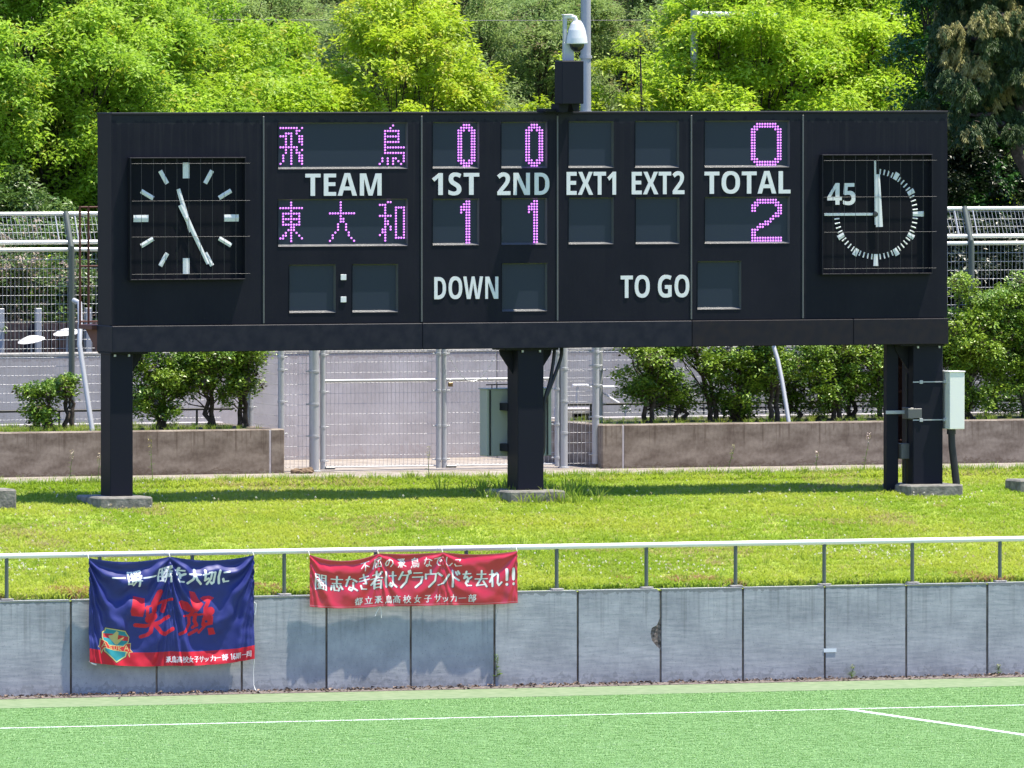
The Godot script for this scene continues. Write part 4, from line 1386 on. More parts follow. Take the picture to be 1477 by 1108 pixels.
	var shrubs := [
		["bush", "small broad-leaved bush by the leaning stay in the left planter", V(-4.0, 0.7, -5.0), V(-4.02, 1.02, -5.0), V(0.2, 0.28, 0.2), 14, [0.1, 0.17]],
		["bush", "small round shrub-tree tuft beside the broad-leaved bush in the left planter", V(-3.72, 0.7, -5.1), V(-3.70, 1.18, -5.1), V(0.17, 0.15, 0.15), 10, [0.09, 0.15]],
		["shrub", "dense shrub behind the scoreboard's left post", V(-2.62, 0.7, -5.0), V(-2.62, 1.32, -5.0), V(0.5, 0.55, 0.3), 30, [0.12, 0.22]],
		["shrub", "middle shrub with dark trunk in the left planter", V(-2.02, 0.7, -5.0), V(-2.05, 1.38, -4.95), V(0.45, 0.58, 0.28), 28, [0.12, 0.22]],
		["shrub", "bright-topped shrub next to the fence post in the left planter", V(-1.62, 0.7, -5.0), V(-1.62, 1.42, -4.95), V(0.3, 0.52, 0.25), 24, [0.12, 0.2]],
		["shrub", "shrub with spreading side branch nearest the gate in the right planter", V(3.45, 0.7, -5.0), V(3.52, 1.30, -5.0), V(0.44, 0.52, 0.28), 26, [0.12, 0.21]],
		["shrub", "thin arching shrub whose bright sprays overhang the pale wall, right planter", V(4.35, 0.7, -5.2), V(4.05, 1.62, -5.1), V(0.42, 0.22, 0.25), 11, [0.12, 0.19]],
		["shrub", "reddish-trunked dark shrub left of the right planter's stay", V(4.62, 0.7, -5.1), V(4.72, 1.28, -5.1), V(0.48, 0.6, 0.3), 30, [0.13, 0.22]],
		["shrub", "shrub with bright tuft around the right planter's leaning stay", V(5.05, 0.7, -5.0), V(5.0, 1.5, -4.9), V(0.38, 0.32, 0.25), 14, [0.12, 0.2]],
		["shrub", "round shrub on a short dark trunk right of the planter's stay", V(5.85, 0.7, -5.0), V(5.8, 1.30, -5.0), V(0.5, 0.55, 0.28), 32, [0.13, 0.22]],
		["shrub", "green shrub half hidden by the scoreboard's black cable duct", V(6.5, 0.7, -5.1), V(6.45, 1.4, -5.1), V(0.48, 0.6, 0.28), 28, [0.13, 0.22]],
		["shrub", "low spreading shrub between the gate-side shrub and the arching one", V(3.98, 0.7, -5.3), V(3.98, 1.05, -5.3), V(0.38, 0.28, 0.25), 9, [0.1, 0.19]],
		["shrub", "low dark shrub just right of the leaning stay in the right planter", V(5.42, 0.7, -5.3), V(5.42, 1.2, -5.3), V(0.4, 0.42, 0.25), 11, [0.11, 0.2]],
		["shrub", "low shrub between the round one and the black cable duct", V(6.18, 0.7, -5.35), V(6.18, 1.12, -5.35), V(0.38, 0.36, 0.25), 10, [0.11, 0.2]],
		["shrub", "big leafy shrub right of the white junction box", V(7.55, 0.7, -5.0), V(7.5, 1.5, -5.0), V(0.55, 0.8, 0.32), 52, [0.14, 0.25]],
		["shrub", "big leafy shrub at the right planter's far end", V(8.35, 0.7, -5.1), V(8.3, 1.55, -5.1), V(0.55, 0.85, 0.32), 52, [0.14, 0.25]],
		["shrub", "outermost big shrub beyond the right planter's leafy pair", V(9.2, 0.7, -5.1), V(9.2, 1.6, -5.1), V(0.5, 0.7, 0.3), 30, [0.14, 0.25]],
		["shrub", "arching shrub at the outer end of the left planter", V(-5.35, 0.7, -5.1), V(-5.15, 1.3, -5.1), V(0.22, 0.2, 0.2), 7, [0.1, 0.16]]]
	for k in shrubs.size():
		var q: Array = shrubs[k]
		plant(q[0], q[1], "shrub" if q[0] == "shrub" else "bush", sg, {"seed": 60 + k, "base": q[2], "centre": q[3], "radius": q[4], "count": q[5], "cr": q[6], "density": 760, "lo": h_lo, "hi": h_hi, "third": dead, "mix": 0.08, "mesh": small, "mat": M.hedge, "trunk": 0.035, "flat": 0.7, "stems": [V(0, 0, 0), V(0.07, 0, 0.03)]})

func noise_cell(x: float, y: float) -> float:
	return 0.5 + 0.5 * sin(x * 1.7 + sin(y * 2.1) * 1.3) * cos(y * 1.9 + sin(x * 0.9))

func tuft(sd: int, blades: int, h: float, w: float, spread: float, lean: float, vary := 0.25) -> ArrayMesh:
	var r := RandomNumberGenerator.new()
	r.seed = sd
	var b := MB.new()
	b.use_col = true
	for k in blades:
		var a := r.randf() * TAU
		var d := V(cos(a), 0, sin(a))
		var p := d * spread * sqrt(r.randf())
		var hh := h * r.randf_range(0.55, 1.2)
		var s := V(-d.z, 0, d.x).rotated(Vector3.UP, r.randf_range(-0.8, 0.8)) * w * 0.5
		var ln := lean * r.randf_range(0.3, 1.2)
		var m := p + V(0, hh * 0.6, 0) + d * hh * ln * 0.3
		var e := p + V(0, hh, 0) + d * hh * ln
		var g := r.randf_range(1.0 - vary, 1.0 + vary)
		b.c = Color(g, g, g)
		b.tri(p - s, p + s, m + s * 0.8, d); b.tri(p - s, m + s * 0.8, m - s * 0.8, d); b.tri(m - s * 0.8, m + s * 0.8, e, d)
	return b.mesh()

func make_grass() -> void:
	var r := RandomNumberGenerator.new()
	r.seed = 5
	var t1 := tuft(201, 12, 0.042, 0.008, 0.05, 1.3)
	var t2 := tuft(202, 16, 0.12, 0.008, 0.05, 0.7)
	var nz := noise(81, 0.35, 3)
	var xf := []
	var cols := []
	for k in 52000:
		var z := r.randf_range(-1.98, 5.85)
		var x := lerpf(-5.9, -9.0, (z + 2.0) / 8.0) + r.randf() * 14.2
		var y := lawn_y(z) - 0.004
		var p := nz.get_noise_2d(x, z)
		var s := r.randf_range(0.6, 1.15) + maxf(0.0, p) * 0.5
		if z < -1.5:
			s *= 1.5
		if z > 5.4:
			s *= 1.3
		xf.append(Transform3D(Basis(Vector3.UP, r.randf() * TAU).scaled(Vector3.ONE * s), V(x, y, z)))
		var cl := Color(0.27, 0.40, 0.03).lerp(Color(0.43, 0.50, 0.065), clampf(0.5 + p * 1.2 + r.randf_range(-0.3, 0.3), 0, 1))
		if z > 5.2 and nz.get_noise_2d(x * 2.0 + 50.0, z) > 0.12 and r.randf() < 0.45:
			cl = Color(0.36, 0.20, 0.10)
		if nz.get_noise_2d(x * 0.8 + 90.0, z * 0.8) > 0.36 and r.randf() < 0.4:
			cl = Color(0.42, 0.36, 0.15)
		if r.randf() < 0.05:
			cl = Color(0.48, 0.43, 0.18)
		cols.append(cl)
	tag(copies("lawn_grass", t1, M.grass, xf, cols, self), "short bright grass covering the bank under the scoreboard", "grass", "", "stuff")
	# taller grass along the path, the footings and in the planters
	xf = []
	cols = []
	for k in 2600:
		var u := r.randf()
		var x := r.randf_range(-6.0, 8.2)
		var z := -1.95 + absf(r.randfn()) * 0.12
		var y := lawn_y(z)
		var s := r.randf_range(0.4, 1.0)
		if u < 0.035:
			x = r.randfn() * 0.35 + (0.1 if r.randf() < 0.6 else 0.75)
			z = r.randf_range(-1.2, 0.35)
			y = lawn_y(z)
			s *= 1.5
		elif u < 0.55:
			z = r.randf_range(-6.0, -4.2)
			x = r.randf_range(-6.2, -1.65) if r.randf() < 0.5 else r.randf_range(2.75, 9.5)
			if x > -3.6 and r.randf() < 0.45:
				continue
			y = 0.70
			s *= 0.62
		elif u < 0.62:
			x = r.randf_range(-8.2, 4.0)
			z = r.randf_range(3.0, 5.7)
			y = lawn_y(z)
		xf.append(Transform3D(Basis(Vector3.UP, r.randf() * TAU).scaled(Vector3.ONE * s), V(x, y, z)))
		cols.append(Color(0.20, 0.36, 0.03).lerp(Color(0.40, 0.46, 0.07), r.randf()))
	tag(copies("long_grass", t2, M.grass, xf, cols, self), "longer tufts of grass along the path and in the planters", "grass", "", "stuff")
	# clover heads: little white pompoms in patches
	var fl := MB.new()
	fl.use_col = true
	for k in 14:
		var a := TAU * k / 14.0 * 3.7
		var e := -0.4 + 1.9 * (k / 14.0)
		var d := V(cos(a) * cos(e), sin(e), sin(a) * cos(e))
		leaf(fl, V(0, 0.055, 0) + d * 0.002, d, Vector3.UP if absf(d.y) < 0.9 else Vector3.RIGHT, 0.012, 0.007)
	xf = []
	cols = []
	var patch := [[-5.6, 1.2, 0.9], [-6.3, 3.2, 0.8], [-1.2, 4.6, 0.6], [0.1, 4.9, 0.45], [3.0, 4.4, 0.5], [2.4, 4.0, 0.5], [-4.2, -0.6, 0.8], [4.0, 0.3, 1.2], [-7.4, 4.2, 0.6], [1.5, 1.5, 2.4], [-2.5, 1.0, 2.0]]
	for k in 700:
		var q: Array = patch[r.randi() % patch.size()]
		var x: float = q[0] + r.randfn() * q[2]
		var z := clampf(q[1] + r.randfn() * q[2] * 0.6, -1.8, 5.7)
		xf.append(Transform3D(Basis(Vector3.UP, r.randf() * TAU).scaled(Vector3.ONE * r.randf_range(0.8, 1.3)), V(x, lawn_y(z), z)))
		cols.append(Color(0.75, 0.72, 0.66) if r.randf() < 0.8 else Color(0.5, 0.4, 0.3))
	tag(copies("clover_flowers", fl.mesh(), M.petal, xf, cols, self), "tiny white clover heads scattered over the grass bank", "flowers", "", "stuff")
	# artificial turf pile
	xf = []
	cols = []
	var t3 := tuft(203, 10, 0.010, 0.006, 0.05, 2.2, 0.09)
	for k in 70000:
		var z := r.randf_range(7.92, 20.5)
		var x := lerpf(-9.2, -13.4, (z - 7.9) / 12.6) + r.randf() * lerpf(12.6, 11.6, (z - 7.9) / 12.6)
		var white := false
		if absf(z - 11.095) < 0.036 or (z > 11.0 and absf(x + 0.652) < 0.045):
			white = true
		xf.append(Transform3D(Basis(Vector3.UP, r.randf() * TAU).scaled(Vector3.ONE * r.randf_range(0.7, 1.1)), V(x, -1.706, z)))
		var cl := Color(0.19, 0.36, 0.105).lerp(Color(0.215, 0.385, 0.125), r.randf())
		if r.randf() < 0.006:
			cl = Color(0.32, 0.42, 0.28)
		if white:
			cl = Color(0.64, 0.69, 0.62)
		cols.append(cl)
	tag(copies("turf_pile", t3, M.turf_fibre, xf, cols, self), "short artificial turf fibres covering the pitch", "turf", "", "stuff")
	# dead leaves and grit along the foot of the wall
	var lf := MB.new()
	lf.use_col = true
	leaf(lf, Vector3.ZERO, V(1, 0, 0), Vector3.UP, 0.05, 0.03, 0.4)
	xf = []
	cols = []
	for k in 1500:
		var z := 6.03 + absf(r.randfn()) * 0.17
		var x := r.randf_range(-9.5, 4.5)
		xf.append(Transform3D(rand_basis(r, 0.5, 0.4, 1.3), V(x, -1.692 + r.randf() * 0.012, minf(z, 7.3))))
		cols.append(Color(0.05, 0.035, 0.03).lerp(Color(0.36, 0.26, 0.19), r.randf() * r.randf()))
	tag(copies("leaf_litter", lf.mesh(), M.litter, xf, cols, self), "dry brown leaf litter along the foot of the concrete wall", "litter", "", "stuff")

func weed(label: String, at: Vector3, h: float, flower: Color, sd: int, leafy := 0.5) -> void:
	var r := RandomNumberGenerator.new()
	r.seed = sd
	var t := thing("tall_weed", label, "weed", at, "tall weeds")
	var b := MB.new()
	var lean := V(r.randf_range(-0.2, 0.2), 1, r.randf_range(-0.1, 0.1))
	b.rod([V(0, 0, 0), lean * h * 0.5, lean * h * 0.95 + V(0.02, 0, 0)], 0.005, 0.002, 5)
	part("stem", b, mat(0.12, 0.17, 0.03, 0.7), t)
	b = MB.new()
	b.use_col = true
	b.c = Color(0.13, 0.22, 0.03)
	for k in int(16 * leafy) + 4:
		var u := r.randf() * 0.8
		var a := r.randf() * TAU
		leaf(b, lean * h * u, V(cos(a), 0.4, sin(a)).normalized(), Vector3.UP, 0.07 * (1.1 - u), 0.018)
	part("leaves", b, M.grass, t)
	b = MB.new()
	b.use_col = true
	b.c = flower
	for k in 22:
		var u := r.randf_range(0.72, 1.0)
		var a := r.randf() * TAU
		leaf(b, lean * h * u + V(cos(a), 0, sin(a)) * 0.012, V(cos(a), 0.6, sin(a)).normalized(), Vector3.UP, 0.02, 0.014)
	part("flower_head", b, M.petal, t)

func make_weeds() -> void:
	weed("tall yellowish weed in front of the left planter beside the scoreboard post", V(-3.75, 0.18, -1.9), 0.55, Color(0.42, 0.36, 0.12), 1)
	weed("thin pale-flowered weed in front of the left planter's outer wall", V(-4.75, 0.19, -1.9), 0.4, Color(0.6, 0.5, 0.35), 2)
	weed("bent seeding weed close to the scoreboard's left post", V(-4.42, 0.19, -1.85), 0.36, Color(0.5, 0.42, 0.28), 3, 0.2)
	weed("pink-white flowered weed in front of the right planter near the cable duct", V(4.95, 0.18, -1.9), 0.48, Color(0.75, 0.6, 0.55), 4)
	weed("short pale-flowered weed left of the pink-white one at the right planter", V(4.35, 0.18, -1.9), 0.28, Color(0.75, 0.62, 0.55), 5)
	weed("thin weed in front of the middle of the right planter wall", V(3.25, 0.18, -1.9), 0.36, Color(0.4, 0.4, 0.15), 6)
	weed("wispy weed left of the equipment cabinet at the path edge", V(-0.5, 0.18, -1.7), 0.40, Color(0.4, 0.38, 0.2), 7, 0.2)
	weed("small weed growing in the wall joint below the red banner", V(-2.585, -1.60, 6.02), 0.24, Color(0.20, 0.32, 0.04), 8, 1.5)
	weed("little weed at the wall foot below the white tape", V(1.50, -1.70, 6.06), 0.15, Color(0.30, 0.33, 0.12), 9, 1.5)
	weed("little weed at the wall foot by the joint farther along the wall", V(3.22, -1.70, 6.06), 0.12, Color(0.30, 0.33, 0.12), 10, 1.5)
	var b := MB.new()
	b.box(V(1.272, -1.39, 6.0035), V(0.15, 0.042, 0.003), 0.0005)
	tag(part("tape", b, mat(0.62, 0.66, 0.70, 0.5), self), "short strip of white tape stuck on the concrete wall", "tape")

# ------------------------------------------------------------------ banners
var G := {
	"一": [[6, 50, 94, 46]], "ー": [[8, 50, 92, 46]],
	"瞬": [[8, 15, 8, 85], [8, 15, 32, 15, 32, 85], [8, 38, 32, 38], [8, 60, 32, 60], [8, 84, 32, 84], [88, 6, 44, 14], [50, 18, 55, 28], [66, 16, 68, 26], [88, 14, 80, 26], [44, 34, 40, 46], [44, 36, 92, 36, 88, 46], [58, 44, 42, 66], [52, 52, 66, 52, 44, 92], [50, 62, 58, 70], [70, 50, 94, 50], [70, 66, 96, 66], [83, 42, 83, 98], [72, 52, 72, 66]],
	"を": [[18, 22, 76, 18], [44, 6, 28, 46], [28, 46, 48, 36, 58, 48, 56, 66], [82, 38, 50, 58, 40, 74, 50, 88, 82, 88]],
	"大": [[10, 36, 90, 34], [50, 6, 48, 36, 36, 66, 8, 94], [50, 38, 64, 68, 94, 94]],
	"切": [[6, 36, 44, 28], [22, 8, 22, 70, 44, 58], [48, 20, 90, 20, 86, 84, 74, 92, 66, 84], [66, 20, 62, 60, 40, 94]],
	"に": [[20, 10, 14, 50, 20, 92], [48, 24, 86, 22], [46, 66, 54, 84, 88, 84]],
	"飛": [[10, 14, 60, 14, 64, 34, 78, 42], [76, 14, 66, 26], [20, 26, 44, 22], [34, 26, 34, 92], [8, 48, 58, 46, 62, 72, 90, 88], [80, 50, 66, 60], [24, 48, 20, 74, 8, 90], [48, 30, 48, 92]],
	"鳥": [[50, 4, 40, 16], [24, 16, 24, 62], [24, 16, 78, 16, 78, 44], [24, 30, 78, 30], [24, 45, 78, 45], [24, 60, 92, 60], [24, 74, 88, 74, 84, 96, 72, 94], [16, 82, 8, 96], [34, 82, 38, 94], [50, 82, 54, 92], [66, 80, 70, 90]],
	"高": [[50, 2, 50, 16], [8, 16, 92, 16], [30, 28, 70, 28, 70, 42, 30, 42, 30, 28], [14, 96, 14, 54, 86, 54, 86, 94, 76, 92], [34, 66, 66, 66, 66, 84, 34, 84, 34, 66]],
	"校": [[4, 30, 42, 30], [24, 6, 24, 96], [24, 36, 6, 70], [24, 40, 40, 58], [70, 4, 70, 18], [48, 22, 96, 22], [58, 30, 48, 46], [80, 30, 94, 46], [84, 44, 66, 78, 44, 96], [56, 46, 72, 76, 96, 94]],
	"女": [[44, 6, 26, 62, 80, 92], [70, 36, 56, 74, 14, 94], [6, 38, 94, 36]],
	"子": [[16, 12, 80, 12, 52, 36], [52, 36, 54, 88, 40, 94, 34, 86], [6, 50, 94, 48]],
	"サ": [[8, 34, 92, 34], [30, 10, 30, 62], [70, 10, 68, 58, 38, 94]],
	"ッ": [[22, 48, 30, 64], [48, 44, 54, 60], [82, 44, 72, 72, 38, 92]],
	"カ": [[10, 34, 86, 34, 80, 88, 66, 84], [46, 8, 42, 50, 12, 92]],
	"部": [[30, 4, 30, 16], [6, 18, 56, 18], [18, 24, 22, 40], [44, 24, 38, 40], [4, 44, 58, 44], [12, 56, 12, 92], [12, 56, 50, 56, 50, 90], [12, 88, 50, 88], [68, 8, 68, 98], [68, 10, 94, 10, 80, 40, 94, 58, 82, 74, 72, 68]],
	"期": [[4, 20, 54, 20], [16, 6, 16, 72], [42, 6, 42, 72], [16, 38, 42, 38], [16, 54, 42, 54], [2, 74, 56, 74], [18, 80, 6, 96], [38, 80, 50, 94], [64, 10, 62, 70, 52, 96], [64, 10, 92, 10, 92, 94, 82, 92], [64, 36, 92, 36], [64, 60, 92, 60]],
	"同": [[12, 10, 12, 96], [12, 10, 88, 10, 88, 94, 76, 92], [28, 30, 72, 30], [32, 48, 68, 48, 68, 78, 32, 78, 32, 48]],
	"不": [[8, 12, 92, 12], [56, 14, 8, 62], [50, 36, 50, 98], [58, 44, 92, 70]],
	"屈": [[18, 8, 84, 8, 84, 26, 18, 26], [18, 8, 16, 60, 4, 96], [54, 34, 54, 90], [32, 42, 32, 60, 78, 60], [78, 42, 78, 60], [28, 70, 28, 92, 84, 92], [84, 70, 84, 94]],
	"の": [[52, 18, 38, 72, 22, 80, 12, 60, 24, 32, 54, 18, 82, 34, 86, 62, 66, 90]],
	"な": [[10, 24, 54, 20], [34, 6, 12, 62], [66, 26, 90, 40], [64, 44, 64, 78, 48, 92, 30, 84, 38, 72, 62, 76, 90, 94]],
	"で": [[10, 18, 88, 14], [84, 14, 52, 36, 46, 66, 60, 88, 80, 92], [70, 44, 78, 54], [84, 38, 92, 48]],
	"し": [[28, 6, 26, 70, 42, 92, 66, 88, 86, 66]],
	"こ": [[22, 22, 78, 22, 66, 34], [16, 66, 30, 86, 86, 84]],
	"闘": [[10, 6, 10, 96], [10, 6, 42, 6, 42, 40, 10, 40], [10, 23, 42, 23], [58, 40, 58, 6, 90, 6, 90, 94, 80, 92], [58, 23, 90, 23], [58, 40, 90, 40], [24, 50, 76, 50], [30, 60, 48, 60, 48, 70, 30, 70, 30, 60], [34, 74, 36, 82], [46, 74, 44, 82], [24, 90, 54, 86], [68, 50, 68, 90, 60, 88], [58, 68, 78, 64]],
	"志": [[8, 22, 92, 22], [50, 4, 50, 48], [18, 48, 82, 48], [14, 64, 8, 88], [30, 60, 34, 90, 64, 92, 70, 76], [50, 58, 56, 70], [78, 60, 92, 82]],
	"き": [[14, 24, 80, 18], [12, 42, 84, 36], [44, 4, 62, 60, 40, 58], [22, 68, 28, 88, 66, 94]],
	"者": [[18, 20, 74, 20], [46, 4, 46, 40], [4, 42, 94, 40], [86, 8, 8, 74], [30, 56, 30, 98], [30, 56, 78, 56, 78, 98], [30, 75, 78, 75], [30, 94, 78, 94]],
	"は": [[16, 8, 12, 50, 18, 92], [40, 30, 92, 28], [68, 8, 68, 76, 54, 90, 40, 82, 48, 70, 68, 74, 94, 92]],
	"グ": [[34, 8, 10, 50], [28, 26, 74, 26, 62, 64, 24, 96], [78, 4, 84, 18], [90, 0, 96, 14]],
	"ラ": [[18, 14, 80, 14], [10, 38, 86, 38, 74, 70, 30, 96]],
	"ウ": [[50, 2, 50, 20], [12, 24, 14, 48], [12, 24, 88, 24, 80, 62, 34, 96]],
	"ン": [[10, 20, 36, 36], [10, 88, 50, 78, 92, 28]],
	"ド": [[36, 4, 36, 96], [36, 36, 84, 58], [62, 12, 72, 26], [78, 6, 88, 20]],
	"去": [[16, 22, 84, 22], [50, 2, 50, 50], [4, 50, 96, 50], [46, 52, 16, 88, 80, 84], [66, 64, 90, 96]],
	"れ": [[26, 4, 26, 96], [6, 26, 36, 24, 8, 70], [26, 42, 62, 20, 70, 30, 64, 78, 74, 92, 94, 76]],
	"都": [[6, 20, 50, 18], [28, 4, 28, 34], [2, 36, 58, 34], [54, 8, 6, 62], [16, 52, 16, 96], [16, 52, 48, 52, 48, 96], [16, 72, 48, 72], [16, 92, 48, 92], [68, 8, 68, 98], [68, 10, 94, 10, 80, 40, 94, 58, 82, 74, 72, 68]],
	"立": [[50, 2, 50, 20], [12, 26, 88, 26], [28, 38, 38, 76], [72, 36, 60, 80], [4, 90, 96, 88]],
	"!": [[50, 4, 50, 30], [50, 30, 50, 64], [50, 90, 50, 92]],
	"1": [[30, 20, 50, 6, 50, 96]], "6": [[74, 12, 44, 10, 24, 50, 26, 84, 50, 96, 74, 84, 74, 60, 50, 50, 28, 62]],
	"A": [[10, 96, 48, 6, 88, 96], [24, 64, 74, 64]], "S": [[86, 14, 50, 6, 20, 20, 26, 44, 76, 56, 82, 82, 50, 96, 14, 86]], "U": [[16, 6, 18, 80, 50, 96, 82, 80, 84, 6]], "K": [[18, 6, 18, 96], [84, 6, 22, 54, 88, 96]]}

func stroke(im: Image, pts: Array, w: float, c: Color, thin := 1.0) -> void:
	for k in pts.size() - 1:
		var a: Vector2 = pts[k]
		var b: Vector2 = pts[k + 1]
		var d := b - a
		var hw := w * 0.5
		if absf(d.y) < absf(d.x) * 0.35:
			hw *= thin
		var x0 := maxi(0, int(minf(a.x, b.x) - hw - 1))
		var x1 := mini(im.get_width() - 1, int(maxf(a.x, b.x) + hw + 2))
		var y0 := maxi(0, int(minf(a.y, b.y) - hw - 1))
		var y1 := mini(im.get_height() - 1, int(maxf(a.y, b.y) + hw + 2))
		var l2 := maxf(d.length_squared(), 1e-6)
		for y in range(y0, y1 + 1):
			for x in range(x0, x1 + 1):
				var p := Vector2(x, y)
				var t := clampf((p - a).dot(d) / l2, 0.0, 1.0)
				var cov := clampf(hw - (p - a - d * t).length() + 0.5, 0.0, 1.0)
				if cov > 0.0:
					im.set_pixel(x, y, im.get_pixel(x, y).lerp(c, cov))

func fill(im: Image, pts: Array, c: Color) -> void:
	var pk := PackedVector2Array(pts)
	var lo := pk[0]
	var hi := pk[0]
	for p in pk:
		lo = lo.min(p); hi = hi.max(p)
	for y in range(maxi(0, int(lo.y)), mini(im.get_height(), int(hi.y) + 1)):
		for x in range(maxi(0, int(lo.x)), mini(im.get_width(), int(hi.x) + 1)):
			if Geometry2D.is_point_in_polygon(Vector2(x, y), pk):
				im.set_pixel(x, y, c)

func glyph(im: Image, ch: String, cx: float, cy: float, w: float, h: float, sw: float, c: Color, thin := 0.75, slant := 0.0) -> void:
	for s in G[ch]:
		var pts := []
		for k in range(0, s.size(), 2):
			var gx: float = s[k] / 100.0 - 0.5
			var gy: float = s[k + 1] / 100.0 - 0.5
			pts.append(Vector2(cx + gx * w, cy + gy * h - gx * w * slant))
		stroke(im, pts, sw, c, thin)

func P(list: Array, ox: float, oy: float, s: float) -> Array:
	var out := []
	for k in range(0, list.size(), 2):
		out.append(Vector2(ox + list[k] * s, oy + list[k + 1] * s))
	return out

func blue_print() -> Image:
	# 4 texels a unit; unit = 1/238 of the width
	var im := Image.create(952, 628, false, Image.FORMAT_RGB8)
	var navy := lin(0.022, 0.03, 0.17)
	var red := lin(0.52, 0.012, 0.03)
	var wht := lin(0.74, 0.75, 0.76)
	im.fill(navy)
	im.fill_rect(Rect2i(0, 545, 952, 83), red)
	var xs := [42, 65.3, 87, 110, 131, 151.6, 172.3, 194]
	var tx := "一瞬一瞬を大切に"
	for k in 8:
		var sz := 84.0 if k % 2 == 0 or k > 3 else 88.0
		glyph(im, tx[k], xs[k] * 4.0, 25.0 * 4.0 - (4.0 if k == 3 else 0.0), sz, sz * 1.12, 11.0 if k in [1, 3] else 14.0, wht, 0.7)
	# brush-written pair of characters
	var s := 4.0 / 13.86
	var ox := 52.0 * 4.0
	var oy := 40.0 * 4.0
	fill(im, P([165, 160, 400, 220, 385, 420, 345, 595, 120, 570, 90, 470, 130, 300], ox, oy, s), red)
	for q in [[[440, 400, 430, 550], 55], [[360, 430, 540, 370], 34], [[690, 130, 580, 340], 105], [[580, 340, 580, 490], 95], [[600, 370, 760, 320, 930, 290], 48], [[790, 320, 745, 510], 66], [[480, 640, 560, 600], 150], [[215, 765, 420, 790], 70], [[420, 790, 650, 740, 850, 635], 62], [[560, 690, 510, 920, 450, 970, 330, 1010], 62], [[600, 780, 700, 930, 770, 975, 930, 880], 64]]:
		stroke(im, P(q[0], ox, oy, s), q[1] * s * 1.2, red)
	ox = 122.0 * 4.0
	for q in [[90, 330, 160, 290, 270, 320, 400, 480, 300, 525, 150, 460], [320, 90, 430, 110, 500, 250, 590, 350, 450, 520, 380, 480, 330, 300], [560, 640, 780, 600, 775, 780, 650, 805, 570, 775], [680, 850, 790, 850, 845, 990, 720, 1005], [530, 235, 600, 190, 720, 180, 820, 230, 740, 290, 610, 300]]:
		fill(im, P(q, ox, oy, s), red)
	for q in [[[690, 290, 620, 430, 600, 780], 66], [[660, 560, 720, 500], 150], [[390, 480, 310, 620, 320, 760, 240, 910, 110, 980], 52], [[200, 610, 550, 560], 36], [[430, 560, 420, 700, 470, 790], 60], [[390, 840, 450, 790], 52], [[310, 980, 480, 890], 56], [[640, 790, 520, 940], 46]]:
		stroke(im, P(q[0], ox, oy, s), q[1] * s * 1.2, red)
	stroke(im, P([640, 710, 645, 715], ox, oy, s), 50 * s, navy)
	# bottom line
	xs = [113.8, 121.4, 129, 138, 146, 155, 163, 170, 179, 186, 195.4, 204, 207.5, 213.4, 223, 229]
	tx = "飛鳥高校女子サッカー部16期一同"
	for k in 16:
		var nar := k == 11 or k == 12
		glyph(im, tx[k], xs[k] * 4.0, 147.5 * 4.0, 18.0 if nar else 33.0, 38.0, 4.6, wht, 0.8)
	# crest: shield with bands, bird and winged name band
	s = 4.0 / 18.46
	ox = 7.0 * 4.0
	oy = 95.0 * 4.0
	var gold := lin(0.50, 0.42, 0.16)
	var teal := lin(0.02, 0.22, 0.26)
	var dark := lin(0.02, 0.02, 0.03)
	var crim := lin(0.50, 0.03, 0.03)
	var shield := [310, 130, 600, 150, 830, 180, 950, 340, 930, 470, 860, 560, 880, 760, 850, 880, 580, 1050, 250, 770, 240, 560, 200, 390, 210, 250, 290, 200]
	stroke(im, P(shield + [310, 130], ox, oy, s), 60 * s, dark)
	fill(im, P(shield, ox, oy, s), teal)
	stroke(im, P(shield + [310, 130], ox, oy, s), 30 * s, gold)
	fill(im, P([225, 280, 500, 270, 940, 330, 925, 450, 760, 440, 500, 400, 230, 390], ox, oy, s), crim)
	fill(im, P([480, 300, 580, 180, 640, 220, 620, 420, 830, 330, 700, 470, 620, 560, 560, 560, 400, 400, 380, 330], ox, oy, s), gold)
	fill(im, P([150, 440, 330, 520, 360, 590, 800, 600, 860, 530, 1000, 510, 990, 690, 1040, 750, 960, 760, 960, 890, 900, 750, 500, 720, 250, 670, 215, 730, 180, 840, 150, 700, 100, 660, 140, 640], ox, oy, s), crim)
	stroke(im, P([150, 440, 330, 520, 360, 590, 800, 600, 860, 530, 1000, 510, 990, 690, 1040, 750, 960, 760, 960, 890, 900, 750, 500, 720, 250, 670, 215, 730, 180, 840, 150, 700, 100, 660, 140, 640, 150, 440], ox, oy, s), 20 * s, gold)
	var nm := "ASUKA"
	var nx := [250, 420, 560, 690, 880]
	for k in 5:
		glyph(im, nm[k], ox + nx[k] * s, oy + [590, 650, 660, 665, 640][k] * s, (150.0 if k in [0, 4] else 115.0) * s, (170.0 if k in [0, 4] else 100.0) * s, 20.0 * s, gold, 1.0)
	return im

